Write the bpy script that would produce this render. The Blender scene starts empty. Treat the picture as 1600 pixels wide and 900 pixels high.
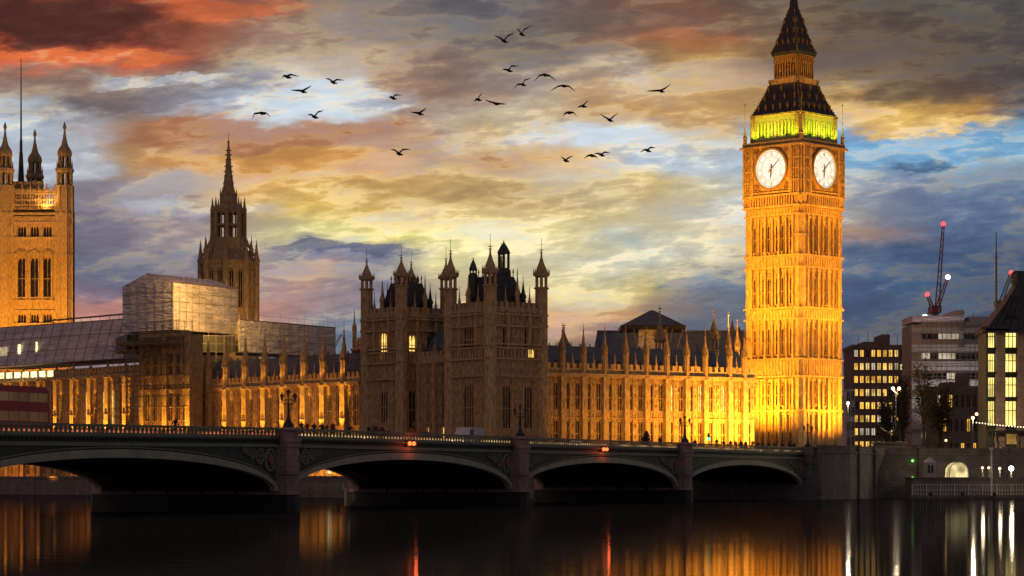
import bpy, bmesh, math, random
from mathutils import Vector, Matrix
random.seed(7)
R = math.radians
scene = bpy.context.scene
COL = scene.collection
F, HY, CZ = 4000.0, 748.0, 3.27

# ------------------------------------------------------------------ camera
cam_d = bpy.data.cameras.new('camera'); cam = bpy.data.objects.new('camera', cam_d); COL.objects.link(cam)
cam.location = (0, 0, CZ); cam.rotation_euler = (R(90), 0, 0)
cam_d.sensor_width = 36; cam_d.lens = F / 1600 * 36; cam_d.shift_y = (HY - 450) / 1600
cam_d.clip_start = 1; cam_d.clip_end = 12000
scene.camera = cam
scene.view_settings.view_transform = 'Standard'; scene.view_settings.look = 'None'
scene.view_settings.gamma = 1; scene.view_settings.exposure = 0
scene.view_settings.use_curve_mapping = False
scene.cycles.use_denoising = True
scene.cycles.max_bounces = 5
scene.cycles.sample_clamp_indirect = 4

def lin(c):
    return tuple(((v/255)/12.92 if v/255 <= .04045 else (((v/255)+.055)/1.055)**2.4) for v in c)

# ------------------------------------------------------------------ world: dusk sky with lit clouds
SKYX = [0,100,200,300,400,500,600,700,800,900,1000,1100,1200,1300,1400,1500,1600]
SKY = [
(0,  "823728 8c4632 aa462d c85a32 965f4b 87695a 7d6e69 6e696c 646269 78645f 825f4b 7d5a46 6e5f50 5a5048 524c48 555250 585654"),
(48, "783226 823c30 964130 a55f46 a0735f 967d6e 87766e 786e6c 6e6969 7d695a aa6941 a06946 785f4e 6e5846 5f5046 554e48 4e4c4e"),
(92, "e15f32 e1693c c86441 965f4b a58c78 bea587 a58773 8c7369 7d6e64 786964 967355 be9155 967350 785a46 785a41 645041 464b55"),
(130,"967869 967869 968278 826e64 9696a0 c8beb4 aa8773 967864 aa9b91 b49b82 beafa0 c8a064 aa825a 967350 96734b 7d5f46 3c4b5a"),
(170,"aab9c8 786e6e 8c7d78 bec3cd b9c8d7 becddc aa8c7d b4a08c d2c3a5 be9b73 c3965f c89b5f be965a d2a55a e6b45a b48246 465f78"),
(208,"b9c8d7 bec8d2 b48c6e af785a af785a b98c69 af8269 beaa96 c8aa78 b9c8d7 c8c8be beb9aa 96b4c8 82b4dc 78aad2 73a5cd 5f91b9"),
(250,"bec8d2 bebebe c89b64 b98255 be8c55 c8965f be8c5f c3a06e be8c5a d7aa64 becddc c8d2d7 aac3d7 8cb9d7 6e91b4 78a5c8 7da5c3"),
(290,"968c91 8c8791 a0969b aa968c d7a55a e1af5a d2a55f d2aa69 c8af78 c8b48c d7be82 d7cdaa bec8cd aab4be 8c96aa 788ca5 7387a0"),
(330,"96919b 8c828c 8c8291 9b8c91 d2b478 e1be64 d7b464 cdaf6e c8aa6e bea573 dccda5 d7d2be c8c8c3 afaaa5 8c91a0 5f7391 5a6e8c"),
(368,"96828c 787382 827d8c a09191 c8b996 d7cd8c ebdc82 e1d796 e1d7a5 e6d7a0 c8cdbe d7cdaa beb4a0 b9967d 8c828c 506482 4b5f7d"),
(402,"78738c 6e7387 6e7387 827d8c aa9b96 878aa0 8a8c9c ebe1a0 e1d7aa d7d2b4 cdcdb9 cdc3a5 aaa596 64738c 4b6282 465c7d 485c7a"),
(440,"8c7887 8c7887 6e7087 877887 a08c91 be9682 828291 d7c396 dccd96 d7c88c d2be7d 828c96 6e7d91 556987 465f82 465a7a 465a76"),
(480,"cd8c7d cd8c7d b48282 967d82 c3917d a58c8c 828291 c8b48c bea582 cda06e aa9178 787d87 697382 505f78 4b5c78 485873 465570"),
(518,"c88c7d c88c7d b98878 b48c82 be9182 788291 6e7d91 be9b78 c89664 be8c6e 827d87 6e7382 646c7d 4e5c73 505a70 50586c 50566a"),
(565,"7d6e78 7d6e78 827378 827378 7d7880 6e7887 697382 96826e a07d64 8c7869 6e6e7d 646b7a 5f6678 5f6073 646078 645f70 5f5a6a"),
]
world = bpy.data.worlds.new("World"); scene.world = world; world.use_nodes = True
nt = world.node_tree; nt.nodes.clear()
def N(t, **k):
    n = nt.nodes.new(t)
    for a, v in k.items(): setattr(n, a, v)
    return n
def L(a, b): nt.links.new(a, b)
def M(op, a, b=None, c=None, clamp=False):
    n = N('ShaderNodeMath', operation=op); n.use_clamp = clamp
    for i, v in enumerate((a, b, c)):
        if v is None: continue
        if isinstance(v, (int, float)): n.inputs[i].default_value = v
        else: L(v, n.inputs[i])
    return n.outputs[0]
def mixc(f, a, b, mode='MIX'):
    n = N('ShaderNodeMix', data_type='RGBA', blend_type=mode)
    for i, v in ((0, f), (6, a), (7, b)):
        if isinstance(v, (int, float)): n.inputs[i].default_value = v
        elif isinstance(v, tuple): n.inputs[i].default_value = (*v, 1)
        else: L(v, n.inputs[i])
    return n.outputs[2]
tc = N('ShaderNodeTexCoord'); sep = N('ShaderNodeSeparateXYZ'); L(tc.outputs['Generated'], sep.inputs[0])
yy = M('MAXIMUM', sep.outputs[1], .03)
U0 = M('MULTIPLY_ADD', M('DIVIDE', sep.outputs[0], yy), 2.5, .5)          # 0..1 across the picture's stretch of sky
V0 = M('MULTIPLY_ADD', M('DIVIDE', sep.outputs[2], yy), -4000/900, HY/900) # 0 high .. 1 low
def noise(su, sv, scale, detail, rough=.55, dist=0.0, off=0.0, shear=0.0):
    c = N('ShaderNodeCombineXYZ'); L(M('MULTIPLY', U0, su), c.inputs[0])
    L(M('MULTIPLY_ADD', U0, shear, M('MULTIPLY', V0, sv)), c.inputs[1]); c.inputs[2].default_value = off
    n = N('ShaderNodeTexNoise'); n.inputs['Scale'].default_value = scale; n.inputs['Detail'].default_value = detail
    n.inputs['Roughness'].default_value = rough; n.inputs['Distortion'].default_value = dist
    L(c.outputs[0], n.inputs['Vector']); return n
w1 = noise(1.78, 2.9, 4.2, 6, .55, .0, 0, .3); w2 = noise(1.78, 3.0, 15, 6, .6, .0, 5.2, .5)
s1 = N('ShaderNodeSeparateColor'); L(w1.outputs['Color'], s1.inputs[0])
s2 = N('ShaderNodeSeparateColor'); L(w2.outputs['Color'], s2.inputs[0])
def disp(base, ch, a1, a2):
    d = M('ADD', M('MULTIPLY', M('SUBTRACT', s1.outputs[ch], .5), a1), M('MULTIPLY', M('SUBTRACT', s2.outputs[ch], .5), a2))
    return M('ADD', base, d)
U = disp(U0, 0, .14, .04); V = disp(V0, 1, .12, .045)
col = None
for i, (y, row) in enumerate(SKY):
    r = N('ShaderNodeValToRGB'); r.color_ramp.interpolation = 'LINEAR'; e = r.color_ramp.elements
    cs = [tuple(int(h[k:k+2], 16) for k in (0, 2, 4)) for h in row.split()]
    e[0].position = 0; e[0].color = (*lin(cs[0]), 1); e[1].position = 1; e[1].color = (*lin(cs[-1]), 1)
    for x, c in list(zip(SKYX, cs))[1:-1]:
        q = e.new(x/1600); q.color = (*lin(c), 1)
    L(U, r.inputs[0])
    if col is None: col = r.outputs[0]; py = y
    else:
        mr = N('ShaderNodeMapRange', interpolation_type='SMOOTHSTEP')
        mr.inputs[1].default_value = py/900; mr.inputs[2].default_value = y/900; L(V, mr.inputs[0])
        col = mixc(mr.outputs[0], col, r.outputs[0]); py = y
# the larger clouds and clear gaps, each a soft-edged patch of the sky at its own bearing and height
CL = [(100,84,190,15,'ea7434',.7),(330,12,120,16,'e07038',.55),(80,30,200,36,'4e2f2a',.85),(470,60,90,26,'a08474',.5),(420,214,250,24,'b07450',.85),(430,262,220,22,'d6964a',.75),(250,165,120,15,'77696a',.6),
 (250,132,110,11,'c4ccd6',.6),(545,150,110,30,'bccbdc',.75),(700,150,90,20,'a88670',.5),(540,395,110,10,'606680',.8),(1440,262,40,8,'48678a',.8),(1450,95,230,62,'5a4d48',.65),(1440,186,130,12,'ecbe62',.8),(1470,236,210,24,'7ab4dc',.5),
 (1490,332,190,28,'60789a',.45),(950,44,200,34,'74665e',.5),(1075,66,120,20,'be7444',.55),(1010,150,140,18,'cc9f68',.5),(820,345,280,22,'eed898',.5),(950,212,170,13,'c0ccdc',.75),(250,478,200,13,'d08e7c',.5),
 (1020,395,120,13,'d0d0c0',.5),(1085,442,75,11,'78849a',.65),(905,492,120,13,'dca066',.6),(700,300,200,12,'b48e5c',.45),(330,330,130,14,'c4c4c8',.4),(1120,300,90,12,'dccf9e',.5),(90,250,70,22,'c2ccd8',.6),(640,238,160,16,'b48466',.5)]
def ramp0(v, a, b):
    mr = N('ShaderNodeMapRange', interpolation_type='SMOOTHSTEP'); mr.inputs[1].default_value = a; mr.inputs[2].default_value = b; L(v, mr.inputs[0]); return mr.outputs[0]
for cx, cy, rx, ry, hx, st in CL:
    a_ = M('MULTIPLY_ADD', U, 1600/rx, -cx/rx); b_ = M('MULTIPLY_ADD', V, 900/ry, -cy/ry)
    d_ = M('SQRT', M('MULTIPLY_ADD', a_, a_, M('MULTIPLY', b_, b_)))
    col = mixc(M('MULTIPLY', ramp0(d_, 1.25, .7), st), col, lin(tuple(int(hx[k:k+2], 16) for k in (0, 2, 4))))
# fine streaks and billows inside the clouds
def ramp(v, a, b, c=0., d=1.):
    mr = N('ShaderNodeMapRange', interpolation_type='SMOOTHSTEP')
    for k, x in zip((1, 2, 3, 4), (a, b, c, d)): mr.inputs[k].default_value = x
    L(v, mr.inputs[0]); return mr.outputs[0]
d1 = noise(1.5, 3.5, 4.8, 10, .6, .15, 9.1, .45); d2 = noise(1.78, 3.4, 17, 6, .58, .5, 3.3, .3)
col = mixc(1.0, col, N('ShaderNodeCombineColor').outputs[0], 'MULTIPLY') if False else col
nf = M('ADD', M('MULTIPLY', d1.outputs['Fac'], .8), M('MULTIPLY', d2.outputs['Fac'], .2))
bw_ = N('ShaderNodeRGBToBW'); L(col, bw_.inputs[0])
def scaled(rgb, fac):
    vm = N('ShaderNodeVectorMath', operation='SCALE'); vm.inputs[0].default_value = rgb; L(fac, vm.inputs[3]); return vm.outputs[0]
gap = M('MULTIPLY', ramp(nf, .53, .60), .27)                       # thin places: pale blue shows between the clouds
col = mixc(gap, col, scaled((1.02, 1.20, 1.42), bw_.outputs[0]))
edge_ = M('MULTIPLY', M('MULTIPLY', ramp(nf, .50, .535), ramp(nf, .585, .54)), .30)
col = mixc(edge_, col, scaled((2.0, 1.55, .85), bw_.outputs[0]))   # cloud rims catching the low light
k = M('MULTIPLY', ramp(nf, .40, .57, .77, 1.14), ramp(d2.outputs['Fac'], .3, .7, .93, 1.07))
cc = N('ShaderNodeCombineColor'); L(k, cc.inputs[0]); L(k, cc.inputs[1]); L(M('MULTIPLY_ADD', k, .8, .2), cc.inputs[2])
col = mixc(1.0, col, cc.outputs[0], 'MULTIPLY')
hs = N('ShaderNodeHueSaturation'); hs.inputs['Saturation'].default_value = .97; hs.inputs['Value'].default_value = 1.0; L(col, hs.inputs['Color']); col = hs.outputs[0]
# behind the viewer: dim violet-grey evening; overhead keeps the top row
back = ramp(sep.outputs[1], -.1, .25)
col = mixc(back, (.125, .105, .118), col)
below = ramp(sep.outputs[2], -.06, -.005)
col = mixc(below, (.03, .027, .03), col)
bg = N('ShaderNodeBackground'); bg.inputs[1].default_value = 1.0; L(col, bg.inputs[0])
out = N('ShaderNodeOutputWorld'); L(bg.outputs[0], out.inputs[0])

# ------------------------------------------------------------------ the set sun's last faint glow
sd = bpy.data.lights.new('evening_sun', 'SUN'); sd.energy = .12; sd.angle = R(12); sd.color = (1, .7, .45)
so = bpy.data.objects.new('evening_sun', sd); COL.objects.link(so); so.rotation_euler = (R(62), 0, R(-35))

# ------------------------------------------------------------------ helpers
def W(px, py, Y): return Vector(((px-800)/F*Y, Y, CZ+(HY-py)/F*Y))
def XY(px, Y): return Vector(((px-800)/F*Y, Y))
def ZZ(py, Y): return CZ+(HY-py)/F*Y
class MB:
    def __init__(s): s.v = []; s.f = []; s.m = []; s.M = None; s.mi = 0
    def add(s, vs, fs):
        b = len(s.v)
        for p in vs:
            p = Vector(p); s.v.append(tuple(s.M @ p) if s.M else tuple(p))
        for f in fs: s.f.append(tuple(b+i for i in f)); s.m.append(s.mi)
    def box(s, x0, x1, y0, y1, z0, z1):
        s.add([(x0,y0,z0),(x1,y0,z0),(x1,y1,z0),(x0,y1,z0),(x0,y0,z1),(x1,y0,z1),(x1,y1,z1),(x0,y1,z1)],
              [(0,3,2,1),(4,5,6,7),(0,1,5,4),(1,2,6,5),(2,3,7,6),(3,0,4,7)])
    def frus(s, cx, cy, w0, d0, z0, w1, d1, z1):
        s.add([(cx-w0,cy-d0,z0),(cx+w0,cy-d0,z0),(cx+w0,cy+d0,z0),(cx-w0,cy+d0,z0),(cx-w1,cy-d1,z1),(cx+w1,cy-d1,z1),(cx+w1,cy+d1,z1),(cx-w1,cy+d1,z1)],
              [(0,3,2,1),(4,5,6,7),(0,1,5,4),(1,2,6,5),(2,3,7,6),(3,0,4,7)])
    def prism(s, poly, z0, z1):
        n = len(poly)
        s.add([(x,y,z0) for x,y in poly]+[(x,y,z1) for x,y in poly],
              [tuple(range(n))[::-1], tuple(range(n, 2*n))]+[(i,(i+1)%n,n+(i+1)%n,n+i) for i in range(n)])
    def lathe(s, cx, cy, prof, n=8, rot=None):
        rot = math.pi/n if rot is None else rot
        vs = []; fs = []
        for r, z in prof:
            for i in range(n):
                a = rot+2*math.pi*i/n; vs.append((cx+r*math.cos(a), cy+r*math.sin(a), z))
        for j in range(len(prof)-1):
            for i in range(n):
                fs.append((j*n+i, j*n+(i+1)%n, (j+1)*n+(i+1)%n, (j+1)*n+i))
        fs.append(tuple(range(n))[::-1]); fs.append(tuple((len(prof)-1)*n+i for i in range(n)))
        s.add(vs, fs)
    def tube(s, p, q, r, n=6, r2=None):
        p = Vector(p); q = Vector(q); r2 = r if r2 is None else r2
        d = (q-p).normalized(); a = d.orthogonal().normalized(); b = d.cross(a)
        vs = [p+r*(a*math.cos(2*math.pi*i/n)+b*math.sin(2*math.pi*i/n)) for i in range(n)]
        vs += [q+r2*(a*math.cos(2*math.pi*i/n)+b*math.sin(2*math.pi*i/n)) for i in range(n)]
        s.add(vs, [tuple(range(n))[::-1], tuple(range(n,2*n))]+[(i,(i+1)%n,n+(i+1)%n,n+i) for i in range(n)])
    def bar(s, p, q, w, h):                      # box-section bar between two points
        p = Vector(p); q = Vector(q); d = (q-p).normalized()
        up = Vector((0,0,1)) if abs(d.z) < .95 else Vector((0,1,0))
        a = d.cross(up).normalized()*w/2; b = a.cross(d).normalized()*h/2
        vs = [p-a-b,p+a-b,p+a+b,p-a+b,q-a-b,q+a-b,q+a+b,q-a+b]
        s.add(vs, [(0,3,2,1),(4,5,6,7),(0,1,5,4),(1,2,6,5),(2,3,7,6),(3,0,4,7)])
    def ball(s, c, r, n=10, m=6, sz=1.0):
        s.lathe(c[0], c[1], [(max(.001, r*math.sin(math.pi*j/m)), c[2]-r*sz*math.cos(math.pi*j/m)) for j in range(m+1)], n)
    def build(s, name, mat, parent=None, loc=None, rz=0, smooth=False):
        me = bpy.data.meshes.new(name); me.from_pydata(s.v, [], s.f)
        for m in (mat if isinstance(mat, (list, tuple)) else [mat]): me.materials.append(m)
        me.polygons.foreach_set('material_index', s.m)
        if smooth: me.polygons.foreach_set('use_smooth', [True]*len(s.f))
        bm = bmesh.new(); bm.from_mesh(me); bmesh.ops.recalc_face_normals(bm, faces=bm.faces); bm.to_mesh(me); bm.free()
        o = bpy.data.objects.new(name, me); COL.objects.link(o); o.parent = parent
        if loc is not None: o.location = loc
        o.rotation_euler.z = rz
        return o
def tag(o, label=None, cat=None, group=None, kind=None):
    if label: o['label'] = label
    if cat: o['category'] = cat
    if group: o['group'] = group
    if kind: o['kind'] = kind
    return o
def empty(name, loc, rz=0, **k):
    o = bpy.data.objects.new(name, None); COL.objects.link(o); o.location = loc; o.rotation_euler.z = rz
    o.empty_display_size = .5
    return tag(o, **k)
def inst(src, parent, loc=None, rz=None, mat=None, name=None):
    """copy of a part with its sub-parts"""
    c = src.copy(); COL.objects.link(c); c.parent = parent
    if name: c.name = name
    if loc is not None: c.location = loc
    if rz is not None: c.rotation_euler.z = rz
    for ch in KIDS.get(src.name, []):
        d = ch.copy(); COL.objects.link(d); d.parent = c
        if mat is not None: d.material_slots[0].link = 'OBJECT'; d.material_slots[0].material = mat
    return c
KIDS = {}
def copy_tree(o, parent=None):
    c = o.copy(); COL.objects.link(c); c.parent = parent
    for ch in list(o.children): copy_tree(ch, c)
    return c
def lamp(kind, loc, power, color, target=None, size=60, blend=.6, radius=.3, name='flood_lamp'):
    d = bpy.data.lights.new(name, kind); d.energy = power; d.color = color
    if kind == 'SPOT': d.spot_size = R(size); d.spot_blend = blend; d.shadow_soft_size = radius
    elif kind == 'POINT': d.shadow_soft_size = radius
    o = bpy.data.objects.new(name, d); COL.objects.link(o); o.location = loc
    if target is not None:
        o.rotation_euler = (Vector(target)-Vector(loc)).to_track_quat('-Z', 'Y').to_euler()
    return o
AMBER = (1, .37, .012); AMBER2 = (1, .55, .12); WARM = (1, .78, .45)

# ------------------------------------------------------------------ materials
def mat(name, color, rough=.8, metal=0, nscale=.6, namt=.25, bump=0, bscale=4, emit=None, estr=0, brick=None, color2=None, stretch=None, spec=.5):
    m = bpy.data.materials.new(name); m.use_nodes = True; t = m.node_tree; b = t.nodes['Principled BSDF']
    b.inputs['Roughness'].default_value = rough; b.inputs['Metallic'].default_value = metal
    b.inputs['Specular IOR Level'].default_value = spec
    tc = t.nodes.new('ShaderNodeTexCoord'); src = tc.outputs['Object']
    if stretch:
        mp = t.nodes.new('ShaderNodeMapping'); mp.inputs['Scale'].default_value = stretch; t.links.new(src, mp.inputs[0]); src = mp.outputs[0]
    n = t.nodes.new('ShaderNodeTexNoise'); n.inputs['Scale'].default_value = nscale; n.inputs['Detail'].default_value = 8
    n.inputs['Roughness'].default_value = .65; t.links.new(src, n.inputs[0])
    r = t.nodes.new('ShaderNodeValToRGB'); r.color_ramp.elements[0].position = .3; r.color_ramp.elements[1].position = .7
    lo = color2 or tuple(c*(1-namt) for c in color); hi = tuple(min(1, c*(1+namt)) for c in color) if not color2 else color
    r.color_ramp.elements[0].color = (*lo, 1); r.color_ramp.elements[1].color = (*hi, 1); t.links.new(n.outputs['Fac'], r.inputs[0])
    c = r.outputs[0]; hgt = None
    if brick:
        bw, bh, mort = brick
        mp = t.nodes.new('ShaderNodeMapping'); mp.inputs['Rotation'].default_value = (R(90), 0, 0)
        # run courses on both axes: use x+y for the horizontal direction
        sx = t.nodes.new('ShaderNodeSeparateXYZ'); t.links.new(tc.outputs['Object'], sx.inputs[0])
        ad = t.nodes.new('ShaderNodeMath'); ad.operation = 'ADD'; t.links.new(sx.outputs[0], ad.inputs[0]); t.links.new(sx.outputs[1], ad.inputs[1])
        cb = t.nodes.new('ShaderNodeCombineXYZ'); t.links.new(ad.outputs[0], cb.inputs[0]); t.links.new(sx.outputs[2], cb.inputs[1])
        bk = t.nodes.new('ShaderNodeTexBrick'); bk.inputs['Scale'].default_value = 1; bk.inputs['Brick Width'].default_value = bw
        bk.inputs['Row Height'].default_value = bh; bk.inputs['Mortar Size'].default_value = mort
        bk.inputs['Color1'].default_value = (1,1,1,1); bk.inputs['Color2'].default_value = (.82,.8,.77,1); bk.inputs['Mortar'].default_value = (.66,.64,.6,1)
        t.links.new(cb.outputs[0], bk.inputs[0])
        mx = t.nodes.new('ShaderNodeMix'); mx.data_type = 'RGBA'; mx.blend_type = 'MULTIPLY'; mx.inputs[0].default_value = 1
        t.links.new(c, mx.inputs[6]); t.links.new(bk.outputs[0], mx.inputs[7]); c = mx.outputs[2]
    t.links.new(c, b.inputs['Base Color'])
    if bump:
        n2 = t.nodes.new('ShaderNodeTexNoise'); n2.inputs['Scale'].default_value = bscale; n2.inputs['Detail'].default_value = 6; t.links.new(src, n2.inputs[0])
        bp = t.nodes.new('ShaderNodeBump'); bp.inputs['Strength'].default_value = bump; bp.inputs['Distance'].default_value = 1.2 if name.startswith('white_scaff') else .2
        t.links.new(n2.outputs['Fac'], bp.inputs['Height']); t.links.new(bp.outputs[0], b.inputs['Normal'])
    if emit:
        b.inputs['Emission Color'].default_value = (*emit, 1); b.inputs['Emission Strength'].default_value = estr
    return m
def lit(name, color, strength, var=.5, scale=1.2):
    """a lit window or lamp: uneven glow from the room behind"""
    m = bpy.data.materials.new(name); m.use_nodes = True; t = m.node_tree; b = t.nodes['Principled BSDF']
    b.inputs['Base Color'].default_value = (.03,.03,.03,1); b.inputs['Roughness'].default_value = .8; b.inputs['Specular IOR Level'].default_value = .1
    tc = t.nodes.new('ShaderNodeTexCoord'); n = t.nodes.new('ShaderNodeTexNoise'); n.inputs['Scale'].default_value = scale; n.inputs['Detail'].default_value = 3
    g = t.nodes.new('ShaderNodeNewGeometry'); t.links.new(g.outputs['Position'], n.inputs[0])
    mr = t.nodes.new('ShaderNodeMapRange'); mr.inputs[1].default_value = .35; mr.inputs[2].default_value = .65
    mr.inputs[3].default_value = strength*(1-var); mr.inputs[4].default_value = strength*(1+var)
    t.links.new(n.outputs['Fac'], mr.inputs[0]); t.links.new(mr.outputs[0], b.inputs['Emission Strength'])
    b.inputs['Emission Color'].default_value = (*color, 1)
    return m
MT = dict(
 stone=mat('limestone', (.40,.29,.165), .85, nscale=.7, namt=.45, bump=.6, bscale=3.5, brick=(1.1,.42,.045)),
 stone2=mat('carved_limestone', (.40,.285,.16), .85, nscale=2.6, namt=.55, bump=1.0, bscale=6, stretch=(1,1,.4)),
 towerstone=mat('tower_limestone', (.42,.30,.17), .85, nscale=.5, namt=.38, bump=.5, bscale=3, brick=(.9,.5,.04)),
 gold=mat('gilding', (.62,.42,.12), .35, .7, nscale=3, namt=.3),
 iron=mat('dark_cast_iron_roof', (.055,.055,.07), .5, .3, nscale=1.5, namt=.4, brick=(.6,.7,.06)),
 slate=mat('blue_slate', (.12,.15,.21), .55, nscale=1, namt=.35, brick=(.6,.35,.04)),
 glass=mat('dark_glass', (.015,.013,.016), .15, nscale=2, namt=.3),
 winlit=lit('lit_window', (1,.62,.14), 1.5), winwhite=lit('bright_window', (1,.82,.4), 1.9), winorange=lit('orange_window', (1,.3,.05), .7),
 wingreen=lit('green_window', (.5,.75,.1), .5),
 sheet=mat('white_scaffold_sheeting', (.66,.60,.68), .6, nscale=.5, namt=.35, bump=1.0, bscale=.9, stretch=(.35,.35,1.9)),
 steel=mat('scaffold_tube', (.25,.2,.16), .5, .5), deckwood=mat('scaffold_boards', (.22,.14,.07), .8),
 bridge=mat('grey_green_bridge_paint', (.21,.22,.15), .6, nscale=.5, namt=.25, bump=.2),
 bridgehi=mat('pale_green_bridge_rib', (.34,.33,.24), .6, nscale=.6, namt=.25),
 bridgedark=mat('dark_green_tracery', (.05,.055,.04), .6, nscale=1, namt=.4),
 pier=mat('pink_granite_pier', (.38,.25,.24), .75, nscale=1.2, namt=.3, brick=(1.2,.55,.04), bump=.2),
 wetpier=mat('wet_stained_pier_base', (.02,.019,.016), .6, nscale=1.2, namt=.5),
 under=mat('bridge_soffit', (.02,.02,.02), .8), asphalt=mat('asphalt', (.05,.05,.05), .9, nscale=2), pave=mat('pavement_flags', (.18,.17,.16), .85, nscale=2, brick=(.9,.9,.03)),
 black=mat('black_metal', (.01,.01,.012), .5), bronze=mat('dark_bronze', (.02,.018,.015), .45, .6), concrete=mat('concrete', (.42,.39,.40), .8, nscale=.4),
 bankwall=mat('river_wall_granite', (.19,.165,.16), .85, nscale=.6, namt=.35, brick=(1.4,.6,.05), bump=.3),
 brickred=mat('brown_brick', (.20,.15,.14), .85, nscale=.5, namt=.2, brick=(.5,.2,.03)),
 white=mat('white_paint', (.7,.7,.68), .5), pole=mat('pale_wood_pile', (.45,.36,.26), .8, nscale=2),
 red=mat('red_bus_paint', (.45,.02,.015), .3), feather=mat('black_feathers', (.008,.007,.007), .8),
 ground=mat('bank_ground', (.08,.075,.06), .9, nscale=.2), rubber=mat('tyre_rubber', (.015,.015,.015), .9),
)
# ------------------------------------------------------------------ gothic building kit
_wins = {}
def window_proto(w, h, n=3, tr=1, fm='stone2', pane='glass', parent=None, loc=(0,0,0), rz=0, arch=True):
    """window part (stone frame, mullions, tracery head) with its pane as a sub-part"""
    key = (round(w,2), round(h,2), n, tr, fm, pane, arch)
    if key in _wins and _wins[key].name in bpy.data.objects:
        return inst(_wins[key], parent, loc, rz)
    mb = MB(); fw = min(.14, w*.08)
    mb.box(-w/2-.02, -w/2+fw, -.28, .0, 0, h); mb.box(w/2-fw, w/2+.02, -.28, .0, 0, h)
    mb.box(-w/2-.06, w/2+.06, -.42, .0, -.18, -.002); mb.box(-w/2+fw, w/2-fw, -.28, 0, h-fw, h)
    iw = (w-2*fw)/n; hh = min(iw*1.1, h*.3) if arch else 0
    for i in range(1, n):
        x = -w/2+fw+iw*i; mb.box(x-.055, x+.055, -.26, 0, 0, h-fw-.002)
    for j in range(1, tr+1):
        z = h*j/(tr+1)*.92; mb.box(-w/2+fw, w/2-fw, -.22, 0, z-.07, z+.07)
    if arch:
        for i in range(n):
            xa = -w/2+fw+iw*i; xc = xa+iw/2; zt = h-fw
            for sgn, xe in ((1, xa), (-1, xa+iw)):
                pts = [(xe, zt-hh), (xe, zt), (xc, zt), (xe+sgn*iw*.22, zt-hh*.35)]
                mb.add([(x, -.2, z) for x, z in pts]+[(x, -.02, z) for x, z in pts],
                       [(0,1,2,3),(4,5,6,7),(0,1,5,4),(1,2,6,5),(2,3,7,6),(3,0,4,7)])
    o = mb.build('window', MT[fm], parent, loc, rz)
    p = MB(); p.box(-w/2+.02, w/2-.02, -.10, -.02, .02, h-.02)
    q = p.build('pane', MT[pane], o); KIDS[o.name] = [q]; _wins[key] = o
    return o
def skin(mb, x0, x1, z0, z1, cols, w, storeys, dep=.36, ribs=True, rstep=.9):
    """wall face with openings left for windows and vertical panel ribs"""
    xs = sorted(cols); edges = []; p = x0
    for c in xs: edges.append((p, c-w/2)); p = c+w/2
    edges.append((p, x1))
    for a, b in edges:
        if b-a < .02: continue
        mb.box(a, b, -dep, 0, z0, z1)
        if ribs:
            n = max(1, int(round((b-a)/rstep))); st = (b-a)/n
            for i in range(n+1):
                x = a+st*i
                mb.box(max(a, x-.06)+.001, min(b, x+.06)-.001, -dep-.12, -dep-.002, z0, z1)
                if i < n and st > .35:
                    zq = z0+.9; xm = x+st/2; hw_ = st/2-.08
                    while zq < z1-.5:                      # blind tracery: cusped heads and little niches
                        mb.add([(xm-hw_,-dep-.09,zq+.28),(xm+hw_,-dep-.09,zq+.28),(xm+hw_,-dep-.09,zq-.05),(xm,-dep-.09,zq+.16),(xm-hw_,-dep-.09,zq-.05),
                                (xm-hw_,-dep+.01,zq+.28),(xm+hw_,-dep+.01,zq+.28),(xm+hw_,-dep+.01,zq-.05),(xm,-dep+.01,zq+.16),(xm-hw_,-dep+.01,zq-.05)],
                               [(0,1,2,3,4),(5,6,7,8,9),(0,1,6,5),(1,2,7,6),(2,3,8,7),(3,4,9,8),(4,0,5,9)])
                        mb.box(xm-.10, xm+.10, -dep-.20, -dep+.01, zq-.85, zq-.35)
                        zq += 1.75
    for c in xs:
        zz = z0
        for zb, zt in list(storeys)+[(z1, z1)]:
            if zb-zz > .03:
                mb.box(c-w/2, c+w/2, -dep+.06, 0, zz, zb-.004)
                if ribs and zb-zz > .6:
                    for q in (.2, .5, .8): mb.box(c-w/2+w*q-.04, c-w/2+w*q+.04, -dep-.04, -dep+.058, zz+.12, zb-.15)
            zz = zt
def band(mb, x0, x1, z, h, d): mb.box(x0, x1, -d, 0, z, z+h)
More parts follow.
